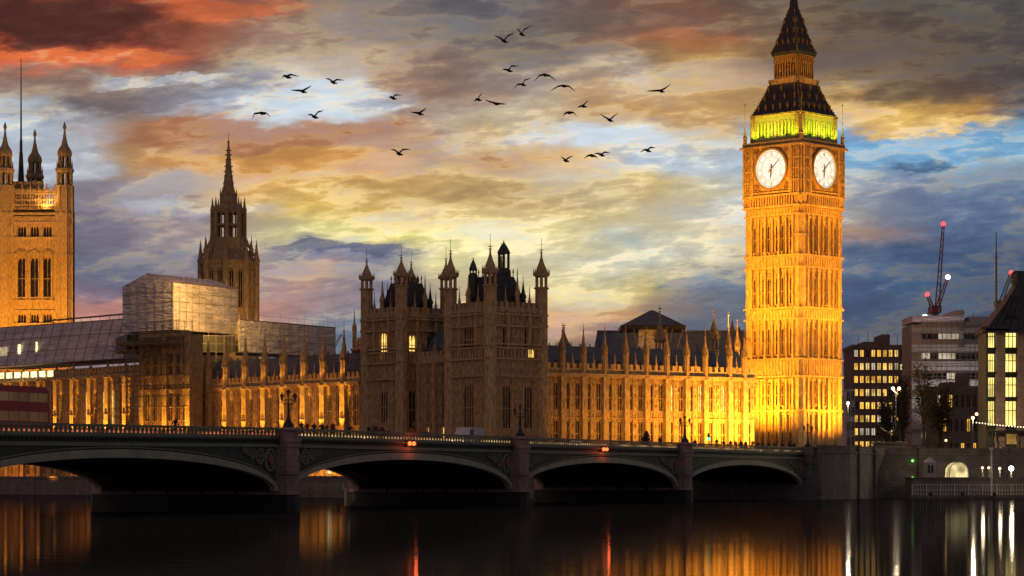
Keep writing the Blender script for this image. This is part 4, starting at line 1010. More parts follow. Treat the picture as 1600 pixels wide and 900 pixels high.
# ---------------------------------------------------------------- central spire
SY = 640.0; sk_ = SY/F
def sz_(py): return ZZ(py, SY)-3.2
sp_ = XY(357, SY)
st_ = empty('gothic_spire_tower', (sp_.x, sp_.y, 3.2), R(22.5), label='tall tapering gothic spire rising behind the wrapped scaffold box', cat='spire')
m1 = MB(); rr = 46*sk_
m1.lathe(0, 0, [(rr*.93, 0), (rr*.93, sz_(414)), (rr, sz_(413)), (rr, sz_(409)), (rr*.9, sz_(408))], 8)
for i in range(8):
    a_ = math.pi/8+i*math.pi/4; x, y = rr*.95*math.cos(a_), rr*.95*math.sin(a_)
    m1.lathe(x, y, [(.75, 0), (.75, sz_(410)), (.95, sz_(409)), (.6, sz_(402)), (.1, sz_(378)), (.02, sz_(374))], 8)
m1.build('lower_stage', MT['stone2'], st_)
ap = rr*.93*math.cos(math.pi/8)
for i in range(8):
    a_ = math.pi/4*i
    for dx in (-1.15, 1.15):
        loc = (ap*math.cos(a_)-dx*math.sin(a_), ap*math.sin(a_)+dx*math.cos(a_), sz_(482))
        window_proto(1.1, sz_(424)-sz_(482), 2, 1, 'stone2', 'glass', st_, loc, a_+math.pi/2)
m2 = MB(); r2 = 25*sk_
m2.lathe(0, 0, [(rr*.86, sz_(409)), (rr*.7, sz_(396)), (r2*1.1, sz_(380)), (r2, sz_(372))], 8)
for i in range(8):
    a_ = math.pi/8+i*math.pi/4; x, y = r2*math.cos(a_), r2*math.sin(a_)
    m2.lathe(x, y, [(.55, sz_(400)), (.55, sz_(330)), (.65, sz_(329)), (.35, sz_(322)), (.03, sz_(308))], 6)
    m2.bar((rr*.9*math.cos(a_), rr*.9*math.sin(a_), sz_(400)), (x, y, sz_(376)), .35, .5)
    b0_ = a_-math.pi/8
    m2.lathe(r2*.9*math.cos(b0_), r2*.9*math.sin(b0_), [(.2, sz_(376)), (.2, sz_(334))], 4)
m2.lathe(0, 0, [(r2*.2, sz_(376)), (r2*.2, sz_(334))], 8)
for py in (376, 354, 333): m2.lathe(0, 0, [(r2*.97, sz_(py)), (r2*.97, sz_(py)+.5)], 8)
m2.lathe(0, 0, [(r2, sz_(334)), (r2*1.04, sz_(330)), (r2*.7, sz_(329)), (r2*.5, sz_(318))], 8)
for i in range(8):
    a_ = math.pi/8+i*math.pi/4; x, y = 36*sk_*math.cos(a_), 36*sk_*math.sin(a_)
    m2.lathe(x, y, [(.5, sz_(408)), (.5, sz_(392)), (.65, sz_(391)), (.3, sz_(386)), (.03, sz_(368))], 6); m2.bar((x, y, sz_(394)), (r2*math.cos(a_), r2*math.sin(a_), sz_(366)), .3, .4)
m2.build('open_lantern', MT['stone2'], st_)
m3 = MB(); r3 = 13*sk_
m3.lathe(0, 0, [(r3, sz_(332)), (r3, sz_(306)), (r3*1.1, sz_(304)), (r3*.72, sz_(300)), (r3*.50, sz_(276)), (r3*.56, sz_(275)), (r3*.44, sz_(273)), (r3*.30, sz_(250)), (r3*.36, sz_(249)), (r3*.24, sz_(247)), (.2, sz_(224)), (.35, sz_(222)), (.06, sz_(219)), (.05, sz_(208))], 8)
for i in range(8):
    a_ = math.pi/8+i*math.pi/4
    m3.lathe(r3*.95*math.cos(a_), r3*.95*math.sin(a_), [(.25, sz_(332)), (.25, sz_(303)), (.02, sz_(294))], 4)
    for py in (294, 286, 268, 260, 242, 235): 
        rz_ = r3*(.72-.5*(300-py)/80); m3.ball((rz_*math.cos(a_), rz_*math.sin(a_), sz_(py)), .16, 5, 3)
m3.build('spire', MT['stone2'], st_)

# ---------------------------------------------------------------- white wrapped scaffold box, sheeted roofs
def sheetbox(label, c, r, l, zb, ztc, ztr, ztl, apex, name='scaffold_enclosure', cat='scaffold enclosure', group=None):
    """corner, right corner, left corner in plan; gable on the left face"""
    back = r+l-c; o0 = Vector((c.x, c.y, 0))
    mid = (c+l)/2; midb = (r+back)/2
    root = empty(name, (c.x, c.y, zb), 0, label=label, cat=cat, group=group)
    P = lambda p, z: (p.x-c.x, p.y-c.y, z-zb)
    w = MB(); w.add([P(c, zb), P(r, zb), P(back, zb), P(l, zb), P(c, ztc), P(r, ztr), P(back, ztr), P(l, ztl)], [(0,3,2,1),(0,1,5,4),(1,2,6,5),(2,3,7,6),(3,0,4,7)])
    if apex: w.add([P(c, ztc), P(mid, apex), P(l, ztl)], [(0, 1, 2)]); w.add([P(r, ztr), P(midb, apex), P(back, ztr)], [(0, 1, 2)])
    w.build('sheet_wall', MT['sheet'], root)
    rf = MB()
    if apex:
        o = .35
        rf.add([P(c, ztc+.05), P(r, ztr+.05), P(midb, apex+.1), P(mid, apex+.1), P(l, ztl+.05), P(back, ztr+.05)], [(0,1,2,3),(3,2,5,4)])
    else: rf.add([P(c, ztc+.05), P(r, ztr+.05), P(back, ztr+.05), P(l, ztl+.05)], [(0,1,2,3)])
    rf.build('sheet_roof', MT['sheet'], root)
    # battens and tubes standing proud of the sheeting
    tb = MB()
    def line(p, q, za0, za1, zb0, zb1, n, off):
        for i in range(n+1):
            t = i/n; x = p+(q-p)*t; tb.tube(Vector(P(x, za0+(zb0-za0)*t))+off, Vector(P(x, za1+(zb1-za1)*t))+off, .045, 4)
    d1 = (r-c).normalized(); o1 = Vector((d1.y, -d1.x, 0))*.10; d2 = (c-l).normalized(); o2 = Vector((d2.y, -d2.x, 0))*.10
    line(c, r, zb, ztc, zb, ztr, 10, o1); line(l, c, zb, ztl, zb, ztc, 6, o2)
    for k in range(1, 5):
        z = zb+(ztc-zb)*k/5
        tb.tube(Vector(P(c, z))+o1, Vector(P(r, z))+o1, .04, 4); tb.tube(Vector(P(l, z))+o2, Vector(P(c, z))+o2, .04, 4)
    n = 12
    for i in range(n+1):
        x = c+(r-c)*i/n; tb.tube(P(x, ztr), P(x, ztr+1.3+(i % 3)*.35), .035, 4)
    tb.tube(P(c, ztc+1.1), P(r, ztr+1.1), .03, 4); tb.tube(P(c, ztc), P(r, ztr), .12, 5)
    tb.build('scaffold_tube', MT['steel'], root)
    return root
c = XY(270, 500); r = XY(370, 517); l = XY(192, 510)
sheetbox('big white sheeted scaffold box with gabled roof, one side glowing gold', c, r, l, ZZ(515, 500), ZZ(441, 500), ZZ(451, 517), ZZ(448, 510), ZZ(429, 507))
c2 = XY(374, 506); r2_ = XY(524, 528); l2 = XY(368, 520)
sheetbox('long low pale sheeted scaffold roof right of the gabled box', c2, r2_, l2, ZZ(550, 506), ZZ(499, 506), ZZ(512, 528), ZZ(499, 506), None)
# temporary roof over the far range (leans back)
pa, pb_ = XY(-30, 556), XY(196, 524); d = (pb_-pa).normalized(); ln = (pb_-pa).length; rz = math.atan2(d.y, d.x)
tr_root = empty('scaffold_roof', (pa.x, pa.y, 24.8), rz, label='long grey white sheeted temporary roof over the far left range', cat='scaffold roof')
mb = MB(); z0a, z0b = ZZ(575, 556)-24.8, ZZ(560, 524)-24.8; z1a, z1b = ZZ(514, 560)-24.8, ZZ(498, 528)-24.8
mb.add([(0,-.6,z0a),(ln,-.6,z0b),(ln,12,z0b),(0,12,z0a),(0,2.2,z1a),(ln,2.2,z1b),(ln,10,z1b),(0,10,z1a)], [(0,3,2,1),(4,5,6,7),(0,1,5,4),(1,2,6,5),(2,3,7,6),(3,0,4,7)])
mb.build('sheet_roof', MT['sheet'], tr_root)
mb = MB()
for k in range(4):
    t = k/3; mb.tube((0, -.75+2.8*t, z0a+(z1a-z0a)*t), (ln, -.75+2.8*t, z0b+(z1b-z0b)*t), .06, 4)
for i in range(16):
    x = ln*i/15; za = z0a+(z0b-z0a)*i/15; zb_ = z1a+(z1b-z1a)*i/15; mb.tube((x, -.72, za), (x, 2.08, zb_), .05, 4)
mb.box(0, ln, -.9, -.4, min(z0a, z0b)-.5, min(z0a, z0b)-.3)
mb.tube((ln*.3, 6, z1a+1.2), (ln, 6, z1b+1.4), .2, 5)
for i in range(12): x = ln*(.3+.7*i/11); mb.tube((x, 6, z1a), (x, 6, z1b+1.3), .05, 4)
mb.build('scaffold_tube', MT['steel'], tr_root)
lw_ = MB()
for i in range(9): x = ln*.02+i*ln*.058; lw_.box(x, x+ln*.04, -.35, -.25, .0, 1.25)
lw_.build('lit_attic_window', MT['winwhite'], tr_root)
for (x_, w_, z_) in ((ln*.13, 2.6, 6.3), (ln*.265, .7, 6.6), (ln*.39, .4, 6.9)):
    g = MB(); g.box(x_, x_+w_, .1, .3, z_-1.4, z_+(.5 if w_ > 1 else .6)); g.build('lit_opening', MT['winwhite'] if w_ < 1 else lit('dim_opening', (1, .75, .4), .45, .3), tr_root)
# scaffolded masonry tower beneath the box
c = XY(262, 496); r = XY(330, 508); l = XY(226, 506)
sc = wing('palace_tower_base', 'dark scaffolded stone block beneath the wrapped box with a few lit windows', XY(222, 499), XY(300, 491), 3.2, 31.0,
  [226, 262, 298], 31.2, 31.6, [(6, 12), (14.5, 20), (23.2, 27.6)], 1.2, 3, 0, depth=3, lights=2, tr=.6, cat='stone block', midpin=False, parap=.6,
  litmap=lambda i, k, r: 'winwhite' if (k == 2 and r < .2) else ('winlit' if r < .08 else 'glass'))
def scaffold(label, p, q, z0, z1, nx, lift, depth=1.3, boards=True, seed=1):
    rnd = random.Random(seed); d = (q-p).normalized(); ln = (q-p).length
    root = empty('scaffolding', (p.x, p.y, z0), math.atan2(d.y, d.x), label=label, cat='scaffolding')
    mb = MB(); H = z1-z0; nl = int(H/lift)
    for i in range(nx+1):
        x = ln*i/nx
        for y in (0, -depth): mb.tube((x, y, -0), (x, y, H+rnd.uniform(0, 1.2)), .05, 4)
        for k in range(nl+1): mb.tube((x, .1, k*lift), (x, -depth-.2, k*lift), .04, 4)
    for k in range(nl+1):
        for y in (0, -depth):
            mb.tube((-.3, y, k*lift+.05), (ln+.3, y, k*lift+.05), .045, 4)
        mb.tube((-.3, -depth, k*lift+1.0), (ln+.3, -depth, k*lift+1.0), .035, 4)
    for i in range(nx):
        k = rnd.randrange(nl); x = ln*i/nx; mb.tube((x, -depth-.05, k*lift), (x+ln/nx, -depth-.05, min(H, (k+2)*lift)), .04, 4)
    mb.build('tube_frame', MT['steel'], root)
    if boards:
        bd = MB()
        for k in range(1, nl+1):
            a = rnd.uniform(0, .2)*ln; bd.box(a, ln-rnd.uniform(0, .2)*ln, -depth+.08, -.08, k*lift+.1, k*lift+.16)
        bd.build('boards', MT['deckwood'], root)
    return root
scaffold('scaffold of tubes and boards wrapping the stone block below the white box', XY(206, 494), XY(300, 484), 17, 32.5, 8, 2.0, 1.6, seed=3)
scaffold('low scaffold platform at the left end beneath the white box', XY(186, 500), XY(222, 494), 22, 29.5, 3, 2.0, 1.4, seed=4)
gp = empty('loading_platform', (*XY(192, 498), ZZ(541, 498)), math.atan2(-8, 9)*.5, label='timber fan-shaped loading platform jutting out under the white box', cat='platform')
mb = MB(); mb.box(0, 13, -2.5, 3, 0, .25); mb.box(0, 13, -2.6, -2.45, .25, .8); mb.build('deck', MT['deckwood'], gp)
mb = MB(); 
for i in range(6): mb.tube((1+i*2.2, -2.3, 0), (1+i*2.2, 2.5, -2.6), .07, 4); mb.tube((1+i*2.2, -2.3, .2), (1+i*2.2, -2.3, 1.2), .04, 4)
mb.build('braces', MT['steel'], gp)
ub = empty('box_undercroft', (*XY(206, 500), ZZ(548, 500)), math.atan2(6, 19), label='dark steel platform carrying the white scaffold box', cat='platform')
mb = MB(); mb.box(-1.0, 20.5, 0, 14, 0, ZZ(518, 500)-ZZ(548, 500)-.6); mb.build('deck', MT['black'], ub)
mb = MB()
for i in range(14): x = -1+i*1.6; mb.tube((x, -.2, -6), (x, -.2, 3.4), .06, 4); 
for z in (-4, -2, 0, 1.6, 3.2): mb.tube((-1.2, -.22, z), (20.8, -.22, z), .05, 4)
mb.build('tube_frame', MT['steel'], ub)
# distant crane jib line behind the low sheeted roof
def lattice(mb, p, q, w, n, r=.06):
    p = Vector(p); q = Vector(q); d = (q-p).normalized(); a = d.cross(Vector((0,1,0))).normalized()*w/2; b_ = Vector((0, w/2, 0))
    cr = [a+b_, a-b_, -a-b_, -a+b_]
    for c_ in cr: mb.tube(p+c_, q+c_*.5, r, 4)
    for i in range(n):
        t0, t1 = i/n, (i+1)/n; s0, s1 = 1-.5*t0, 1-.5*t1
        for j in range(4): mb.tube(p+(q-p)*t0+cr[j]*s0, p+(q-p)*t1+cr[(j+1) % 4]*s1, r*.6, 4)
def spot_crane(px, base_py, tippx, tippy, Y, label, dark='steel', lightm=None, r=.12, w=1.2, name='tower_crane', mastpy=None, group=None):
    b0_ = W(px, base_py, Y); tip = W(tippx, tippy, Y)
    root = empty(name, b0_, 0, label=label, cat='crane', group=group)
    mb = MB(); lattice(mb, (0, 0, 0), tip-b0_, w, 14, r); mb.build('jib', MT[dark], root)
    mb = MB(); lattice(mb, (0, 0, -9), (0, 0, 1), w*1.2, 5, r); mb.box(-1.6, 1.2, -1, 1, -.5, 1.6); mb.build('mast', MT[dark], root)
    if lightm:
        mb = MB(); mb.ball((tip-b0_), .72, 14, 10); mb.build('warning_light', lightm, root)
    return root
cranered = mat('crane_red_steel', (.25, .05, .06), .5); MT['cranered'] = cranered
rl = lit('red_warning_light', (1, .06, .07), 2.6, .05); wl_ = lit('white_work_light', (1, .85, .75), 7, .05)
spot_crane(1464, 486, 1474, 350, 760, 'tallest red crane jib nearly upright with a red tip light above the grey offices', 'cranered', rl, name='tower_crane', group='cranes over the office blocks')
spot_crane(1462, 488, 1481, 433, 765, 'short crane jib leaning right with a bright pinkish tip light', 'cranered', wl_, group='cranes over the office blocks')
spot_crane(1459, 488, 1449, 460, 770, 'short crane jib leaning left with a red tip light', 'cranered', rl, group='cranes over the office blocks')
spot_crane(1562, 478, 1580, 426, 770, 'distant crane jib with red tip light beside the tall mast at the right edge', 'steel', rl, group='cranes over the office blocks')
spot_crane(512, 560, 534, 522, 540, 'thin dark crane jib leaning right behind the low sheeted roof', 'steel', None, .05, .5)
def bulb(px, py, Y, r, m, label, cat='lamp', name='work_light', group=None):
    p = W(px, py, Y); mb = MB(); mb.ball((0, 0, 0), r, 12, 8); mb.mi = 1; mb.box(-r*.5, r*.5, r*.6, r*1.4, -r*.5, r*.5); mb.tube((0, r, 0), (0, r, -r*3), r*.15, 5)
    o = mb.build(name, [m, MT['black']], None, p, smooth=False); return tag(o, label, cat, group)
bulb(1445, 497, 700, 1.0, wl_, 'bright white work light on the left roof corner of the grey offices')

# ---------------------------------------------------------------- pyramid scaffold roof and big slate roof behind north range
HYY = 520.0
hr = empty('great_hall_roof', (*XY(935, HYY), 16), 0, label='long blue slate hall roof behind the north range', cat='hall roof')
x1 = (1170-935)*HYY/F
mb = MB(); z0_, z1_ = 0, ZZ(515, HYY)-16
mb.add([(-3,0,z0_),(x1+3,0,z0_),(x1+3,16,z0_),(-3,16,z0_),(0,8,z1_),(x1,8,z1_)], [(0,1,5,4),(2,3,4,5),(0,4,3),(1,2,5),(0,3,2,1)])
mb.build('roof', MT['slate'], hr); mb = MB(); mb.box(0, x1, 7.8, 8.2, z1_-.02, z1_+.3); mb.build('ridge', MT['slate'], hr)
py_ = empty('scaffold_canopy', (*XY(1018, 500), ZZ(513, 500)), 0, label='grey pyramid-topped scaffold canopy standing above the hall roof', cat='scaffold canopy')
mb = MB(); k = 500/F; mb.add([(-48*k,-6,.3),(48*k,-6,.3),(48*k,6,.3),(-48*k,6,.3),(-2*k,-.5,28*k),(3*k,-.5,28*k),(3*k,.5,28*k),(-2*k,.5,28*k)], [(0,3,2,1),(4,5,6,7),(0,1,5,4),(1,2,6,5),(2,3,7,6),(3,0,4,7)])
mb.build('canopy_roof', MT['slate'], py_); mb = MB(); mb.box(-50*k, 50*k, -6.2, 6.2, -.5, .29); mb.build('eaves_beam', MT['black'], py_)
mb = MB(); mb.box(-22*k, 22*k, -4, 4, -9, -.5); mb.build('sheet_wall', MT['sheet'], py_)
mb = MB(); 
for x in (-46*k, -30*k, 30*k, 46*k): mb.tube((x, -5.8, -.5), (x*.6, -5.8, -8), .08, 4)
mb.build('prop', MT['steel'], py_)
for (px, yb, ytp, lab) in ((1159, 560, 500, 'pale triangular abbey-like gable just left of the clock tower'),):
    g = empty('carved_gable', (*XY(1155, 540), ZZ(560, 540)), 0, label=lab, cat='gable'); k = 540/F
    mb = MB(); mb.add([(-14*k,0,0),(14*k,0,0),(14*k,0,20*k),(0,0,50*k),(-14*k,0,20*k),(-14*k,6,0),(14*k,6,0),(14*k,6,20*k),(0,6,50*k),(-14*k,6,20*k)], [(0,1,2,3,4),(5,6,7,8,9),(0,1,6,5),(1,2,7,6),(2,3,8,7),(3,4,9,8),(4,0,5,9)])
    mb.build('wall', MT['stone2'], g); mb = MB(); mb.lathe(-11*k, -.2, [(.6, 0), (.6, 45*k), (.05, 60*k)], 6); mb.build('pinnacle', MT['stone2'], g)
# slim lightning mast at tower's left shoulder
# ---------------------------------------------------------------- offices right
def office(label, pxl, pxr, Y, depth, pyt, zb, m, cols, rows, wm_, side=None, name='office_building', roofbits=True, winw=.6, winh=.6, seed=1, pskip=.15, topm=None, z_first=None):
    rnd = random.Random(seed); pl = XY(pxl, Y); wdt = (pxr-pxl)*Y/F; H = ZZ(pyt, Y)-zb
    root = empty(name, (pl.x, pl.y, zb), 0, label=label, cat='building')
    mb = MB(); mb.box(0, wdt, 0, depth, 0, H); mb.build('wall', m, root)
    if roofbits:
        mb = MB(); mb.box(wdt*.2, wdt*.45, 2, depth-2, H, H+1.2); mb.box(wdt*.52, wdt*.66, 2, depth-2, H, H+3.0); mb.box(-.2, wdt+.2, -.2, depth+.2, H-.5, H+.35)
        for i in range(5): x = wdt*(.1+.17*i); mb.tube((x, 1, H), (x, 1, H+2.5+i % 2), .08, 4)
        mb.build('roof', m, root)
    wq = wdt/cols; hq = H/rows; n = 0; rest = MB(); proto = {}
    for i in range(cols):
        for j in range(rows):
            if n >= 99: break
            litp = rnd.random() > pskip; key = 'l' if litp else 'd'
            mt_ = wm_[rnd.randrange(len(wm_))] if litp else MT['glass']
            key = mt_.name
            loc = (wq*(i+.5), -.02, hq*(j+.2))
            if key not in proto:
                w_ = MB(); w_.box(-wq*winw/2, wq*winw/2, -.06, 0, 0, hq*winh); o = w_.build('window', mt_, root, loc)
                f_ = MB(); f_.box(-.07, .07, -.12, -.061, .05, hq*winh-.05); f_.box(-wq*winw/2-.1, wq*winw/2+.1, -.2, 0, -.16, -.01); q_ = f_.build('sill', m, o); KIDS[o.name] = [q_]; proto[key] = o
            else: inst(proto[key], root, loc)
            n += 1
    return root, wdt, H
wa = lit('amber_office_window', (1, .52, .08), 1.25, .6, .35); wb = lit('warm_office_window', (1, .66, .2), .9, .6, .5); wc = lit('pale_office_window', (1, .85, .62), .55, .6, .15)
office('brown office block with grid of amber lit windows right of the clock tower', 1333, 1423, 620, 18, 541, 6.9, MT['brickred'], 10, 9, [wa, wa, wb, wc], seed=5, winw=.56, winh=.5, pskip=.12)
# grey scaffold-wrapped office
go, gw, gh = office('grey half-built office block wrapped in scaffold with bands of white light', 1440, 1545, 560, 20, 505, 6.9, MT['concrete'], 8, 7, [wc], seed=8, winw=.96, winh=.28, pskip=.45)
mb = MB(); mb.box(-2.2, gw*.62, -1.2, 14, gh+.2, gh+1.6); mb.build('white_parapet', MT['sheet'], go)
mb = MB(); mb.box(gw*.72, gw, 1, 12, gh+.35, gh+1.5); mb.box(gw*.55, gw*.62, -.5, 4, gh-6, gh+2.4); mb.build('plant_room', MT['concrete'], go)
sf = MB()
for i in range(15): sf.tube((gw*i/14, -1.3, 0), (gw*i/14, -1.3, gh+.5), .06, 4)
for j in range(14): sf.tube((-.2, -1.3, gh*j/13), (gw, -1.3, gh*j/13), .05, 4)
for i in range(9): sf.tube((-2.3, -1.2+i*1.6, 0), (-2.3, -1.2+i*1.6, gh), .06, 4)
for j in range(9): sf.box(-2.4, gw*.98, -1.25, -.3, gh*j/8.5, gh*j/8.5+.12)
sf.build('scaffold_tube', MT['steel'], go)
mb = MB(); mb.box(-2.2, -.02, 0, 14, 0, gh-.3); mb.build('stair_core', MT['concrete'], go)
strip_ = MB(); strip_.box(1.5, gw*.8, -1.36, -1.28, 2.2+gh*.08, 2.45+gh*.08); strip_.build('light_strip', MT['winwhite'], go)
# low buildings on embankment between
office('low dark building on the right bank below the scaffolded offices', 1462, 1546, 500, 12, 606, 6.9, MT['brickred'], 9, 3, [wa, wc], seed=11, winw=.45, winh=.5, pskip=.65, name='low_building')
office('pale violet building face glimpsed right of the clock tower base', 1322, 1336, 600, 8, 608, 6.9, MT['sheet'], 2, 5, [wc], seed=2, pskip=.9, roofbits=False, name='low_building')
# the near right building: stone piers and tall lit bays under a steep dark roof
PY = 452.0; pk = PY/F
ph = empty('riverside_building', (*XY(1541, PY), 6.9), 0, label='dark-roofed riverside building with tall bright yellow windows at the right edge', cat='building')
pz = lambda py: ZZ(py, PY)-6.9
wd = 180*pk
mb = MB(); mb.box(0, wd, .5, 8, 0, pz(512)); mb.build('wall', MT['bridgedark'], ph)
pierm = mat('pinkish_stone_pier', (.33, .22, .17), .8, nscale=1, brick=(2, .9, .04)); 
ps = MB()
xs_ = [(1556, 1570), (1589, 1603), (1622, 1636), (1655, 1669)]
for a_, b_ in xs_: ps.box((a_-1541)*pk, (b_-1541)*pk, -.5, .5, 0, pz(520)); ps.box((a_-1541)*pk-.15, (b_-1541)*pk+.15, -.8, .5, pz(690), pz(682))
for py in (663, 630, 597, 560, 524):
    for a_, b_ in xs_: ps.box((a_-1541)*pk-.08, (b_-1541)*pk+.08, -.62, .4, pz(py)-.1, pz(py)+.12)
ps.build('stone_pier', pierm, ph)
lb = lit('bright_bay_window', (1, .8, .22), 1.35, .4, .25)
fr = MT['black']
for a_, b_ in ((1544, 1554), (1571, 1588), (1604, 1621), (1637, 1654)):
    for yb_, yt_ in ((665, 627), (620, 590), (581, 553), (543, 515), (508, 495)):
        if a_ == 1544 and yb_ == 508: continue
        w_ = (b_-a_)*pk; h_ = pz(yt_)-pz(yb_)
        g = MB(); g.box(-w_/2, w_/2, 0, .1, 0, h_); o = g.build('window', lb, ph, ((a_+b_)/2*pk-1541*pk, .3, pz(yb_)))
        q_ = MB(); q_.box(-w_/2, w_/2, -.15, -.003, h_*.62-.06, h_*.62+.06)
        for x_ in (-w_/2, -w_/6, w_/6, w_/2): q_.box(x_-.06, x_+.06, -.12, -.003, 0, h_)
        q_.box(-w_/2-.3, w_/2+.3, -.7, -.003, -.35, -.02); q_.box(-w_/2-.1, w_/2+.1, -.4, -.003, h_+.01, h_+.2); q_.build('frame', fr, o)
rf = MB()
rf.add([(-.6,-1.2,pz(520)),(wd,-1.2,pz(520)),(wd,10,pz(520)),(-.6,10,pz(520)),(42*pk,2,pz(460)),(wd,2,pz(460)),(wd,8,pz(460)),(42*pk,8,pz(460)),(60*pk,3.5,pz(428)),(wd,3.5,pz(428)),(wd,6.5,pz(428)),(60*pk,6.5,pz(428))],
       [(0,3,2,1),(0,1,5,4),(1,2,6,5),(2,3,7,6),(3,0,4,7),(4,5,9,8),(5,6,10,9),(6,7,11,10),(7,4,8,11),(8,9,10,11)])
for i in range(5): x = (6+i*13)*pk; rf.bar((x, -1.3, pz(519)), (42*pk+(i*6)*pk, 1.9, pz(460)), .25, .25)
rf.lathe(60*pk, 5, [(1.5, pz(440)), (1.5, pz(424)), (1.0, pz(420))], 8); rf.box(-.9, wd, -1.8, -1.1, pz(521), pz(518)); rf.box(-1.2, 4, -1.6, 2, pz(514), pz(511))
rf.build('roof', MT['iron'], ph)
cp = MB(); cp.box(0, wd, -3.2, -.6, pz(676), pz(673)); 
for i in range(8): cp.tube((.5+i*2.4, -3, 0), (.5+i*2.4, -3, pz(676)), .12, 6)
cp.build('canopy', MT['black'], ph)
sg = MB(); sg.box(3, wd, .2, .3, pz(694), pz(678)); sg.build('shopfront', lit('shop_glow', (1, .55, .12), .35, .5, .4), ph)
sl = MB()
for i in range(24):
    t = i/23; sl.ball(((1520-1541)*pk+t*105*pk, -3.6, pz(661)-math.sin(t*math.pi*.5)*.9), .12, 6, 4)
slo = sl.build('string_lights', lit('festoon_bulb', (1, .8, .55), 2.4, .1), None, tuple(ph.location)); tag(slo, 'string of small white bulbs along the canopy of the riverside building', 'festoon lights')
mm = MB(); q_ = XY(1556.5, 448); mm.lathe(0, 0, [(.22, 0), (.2, 10), (.13, 11), (.09, ZZ(362, 448)-ZZ(490, 448))], 6); tag(mm.build('mast', MT['steel'], None, (q_.x, q_.y, ZZ(490, 448))), 'tall thin dark mast above the roof corner of the riverside building', 'mast')
# ---------------------------------------------------------------- trees
def tree(px, Y, zb, pyt, wpx, label, seed):
    rnd = random.Random(seed); p = XY(px, Y); H = ZZ(pyt, Y)-zb; rx = wpx*Y/F/2
    root = empty('street_tree', (p.x, p.y, zb), rnd.uniform(0, 6), label=label, cat='tree', group='dark trees near the right bank')
    t = MB(); t.tube((0, 0, 0), (.2, .1, H*.45), .4, 7, .26); tips = []
    for i in range(22):
        a = i*2.4; z0 = H*(.25+.3*rnd.random()); q = Vector((rx*.8*math.cos(a)*rnd.uniform(.4, 1), rx*.8*math.sin(a)*rnd.uniform(.4, 1), H*rnd.uniform(.5, .95)))
        m_ = Vector((q.x*.35, q.y*.35, z0+(q.z-z0)*.5)); t.tube((.1, .05, z0), m_, .13, 5, .08); t.tube(m_, q, .08, 4, .02); tips.append(q)
        for k in range(3): t.tube(q*.8+m_*.2, q+Vector((rnd.uniform(-1.5, 1.5), rnd.uniform(-1.5, 1.5), rnd.uniform(.2, 1.8))), .04, 3, .01)
    t.build('trunk', MT['bark'], root)
    l = MB()
    for i in range(1500):
        c_ = rnd.choice(tips)*rnd.uniform(.7, 1.05); c_ = c_+Vector((rnd.gauss(0, rx*.2), rnd.gauss(0, rx*.2), rnd.gauss(0, H*.06)))
        s_ = rnd.uniform(.14, .34); a = Vector((rnd.uniform(-1, 1), rnd.uniform(-1, 1), rnd.uniform(-1, 1))).normalized(); b_ = a.orthogonal().normalized()
        l.add([c_-a*s_, c_+b_*s_*.6, c_+a*s_, c_-b_*s_*.6], [(0, 1, 2, 3)])
    l.build('crown', MT['leaf'], root)
MT['bark'] = mat('dark_bark', (.04, .03, .02), .9); MT['leaf'] = mat('dark_foliage', (.05, .045, .02), .8, nscale=.5, namt=.5)
tree(1443, 470, 6.9, 563, 44, 'tallest dark tree left of the scaffolded grey offices', 1)
tree(1410, 500, 6.9, 585, 34, 'dark tree in front of the amber-windowed office block', 2)
tree(1470, 480, 6.9, 600, 46, 'broad dark tree in front of the low building on the right bank', 3)
tree(1385, 540, 6.9, 618, 26, 'smallest dark tree behind the horse statue', 4)
# ---------------------------------------------------------------- skin-grown figures
def grow(name, pts, edges, radii, root=0, sub=1):
    me = bpy.data.meshes.new(name); me.from_pydata([Vector(p) for p in pts], edges, [])
    o = bpy.data.objects.new(name, me); COL.objects.link(o)
    m = o.modifiers.new('s', 'SKIN'); m.use_smooth_shade = True; s2_ = o.modifiers.new('ss', 'SUBSURF'); s2_.levels = sub; s2_.render_levels = sub
    if not me.skin_vertices: 
        bm = bmesh.new(); bm.from_mesh(me); bm.verts.layers.skin.verify(); bm.to_mesh(me); bm.free()
    for i, r in enumerate(radii): me.skin_vertices[0].data[i].radius = (r, r) if not isinstance(r, tuple) else r; me.skin_vertices[0].data[i].use_root = (i == root)
    dg = bpy.context.evaluated_depsgraph_get(); ev = o.evaluated_get(dg); nm = bpy.data.meshes.new_from_object(ev); bpy.data.objects.remove(o)
    nm.name = name; return nm
def person_mesh(pose):
    la, ra, st = pose      # left arm, right arm swing, stride
    pts = [(0,0,.95),(0,0,1.15),(0,0,1.38),(0,0,1.5),(0,.01,1.60),(0,.02,1.70),
           (.09,0,.90),(.10,st*.5,.48),(.10,st,.08),(.10,st+.14,.03),
           (-.09,0,.90),(-.10,-st*.5,.48),(-.10,-st,.08),(-.10,-st+.14,.03),
           (.19,0,1.40),(.24,la*.3,1.12),(.22,la*.3+.1*abs(la),.88),(.22,la*.3+.14*abs(la),.80),
           (-.19,0,1.40),(-.24,ra*.3,1.12),(-.22,ra*.3+.1*abs(ra),.88),(-.22,ra*.3+.14*abs(ra),.80)]
    ed = [(0,1),(1,2),(2,3),(3,4),(4,5),(0,6),(6,7),(7,8),(8,9),(0,10),(10,11),(11,12),(12,13),(2,14),(14,15),(15,16),(16,17),(2,18),(18,19),(19,20),(20,21)]
    rd = [(.16,.11),(.14,.10),(.17,.11),.055,.085,.09,.09,.06,.04,.035,.09,.06,.04,.035,.06,.045,.035,.03,.06,.045,.035,.03]
    return grow('person_body', pts, ed, rd)
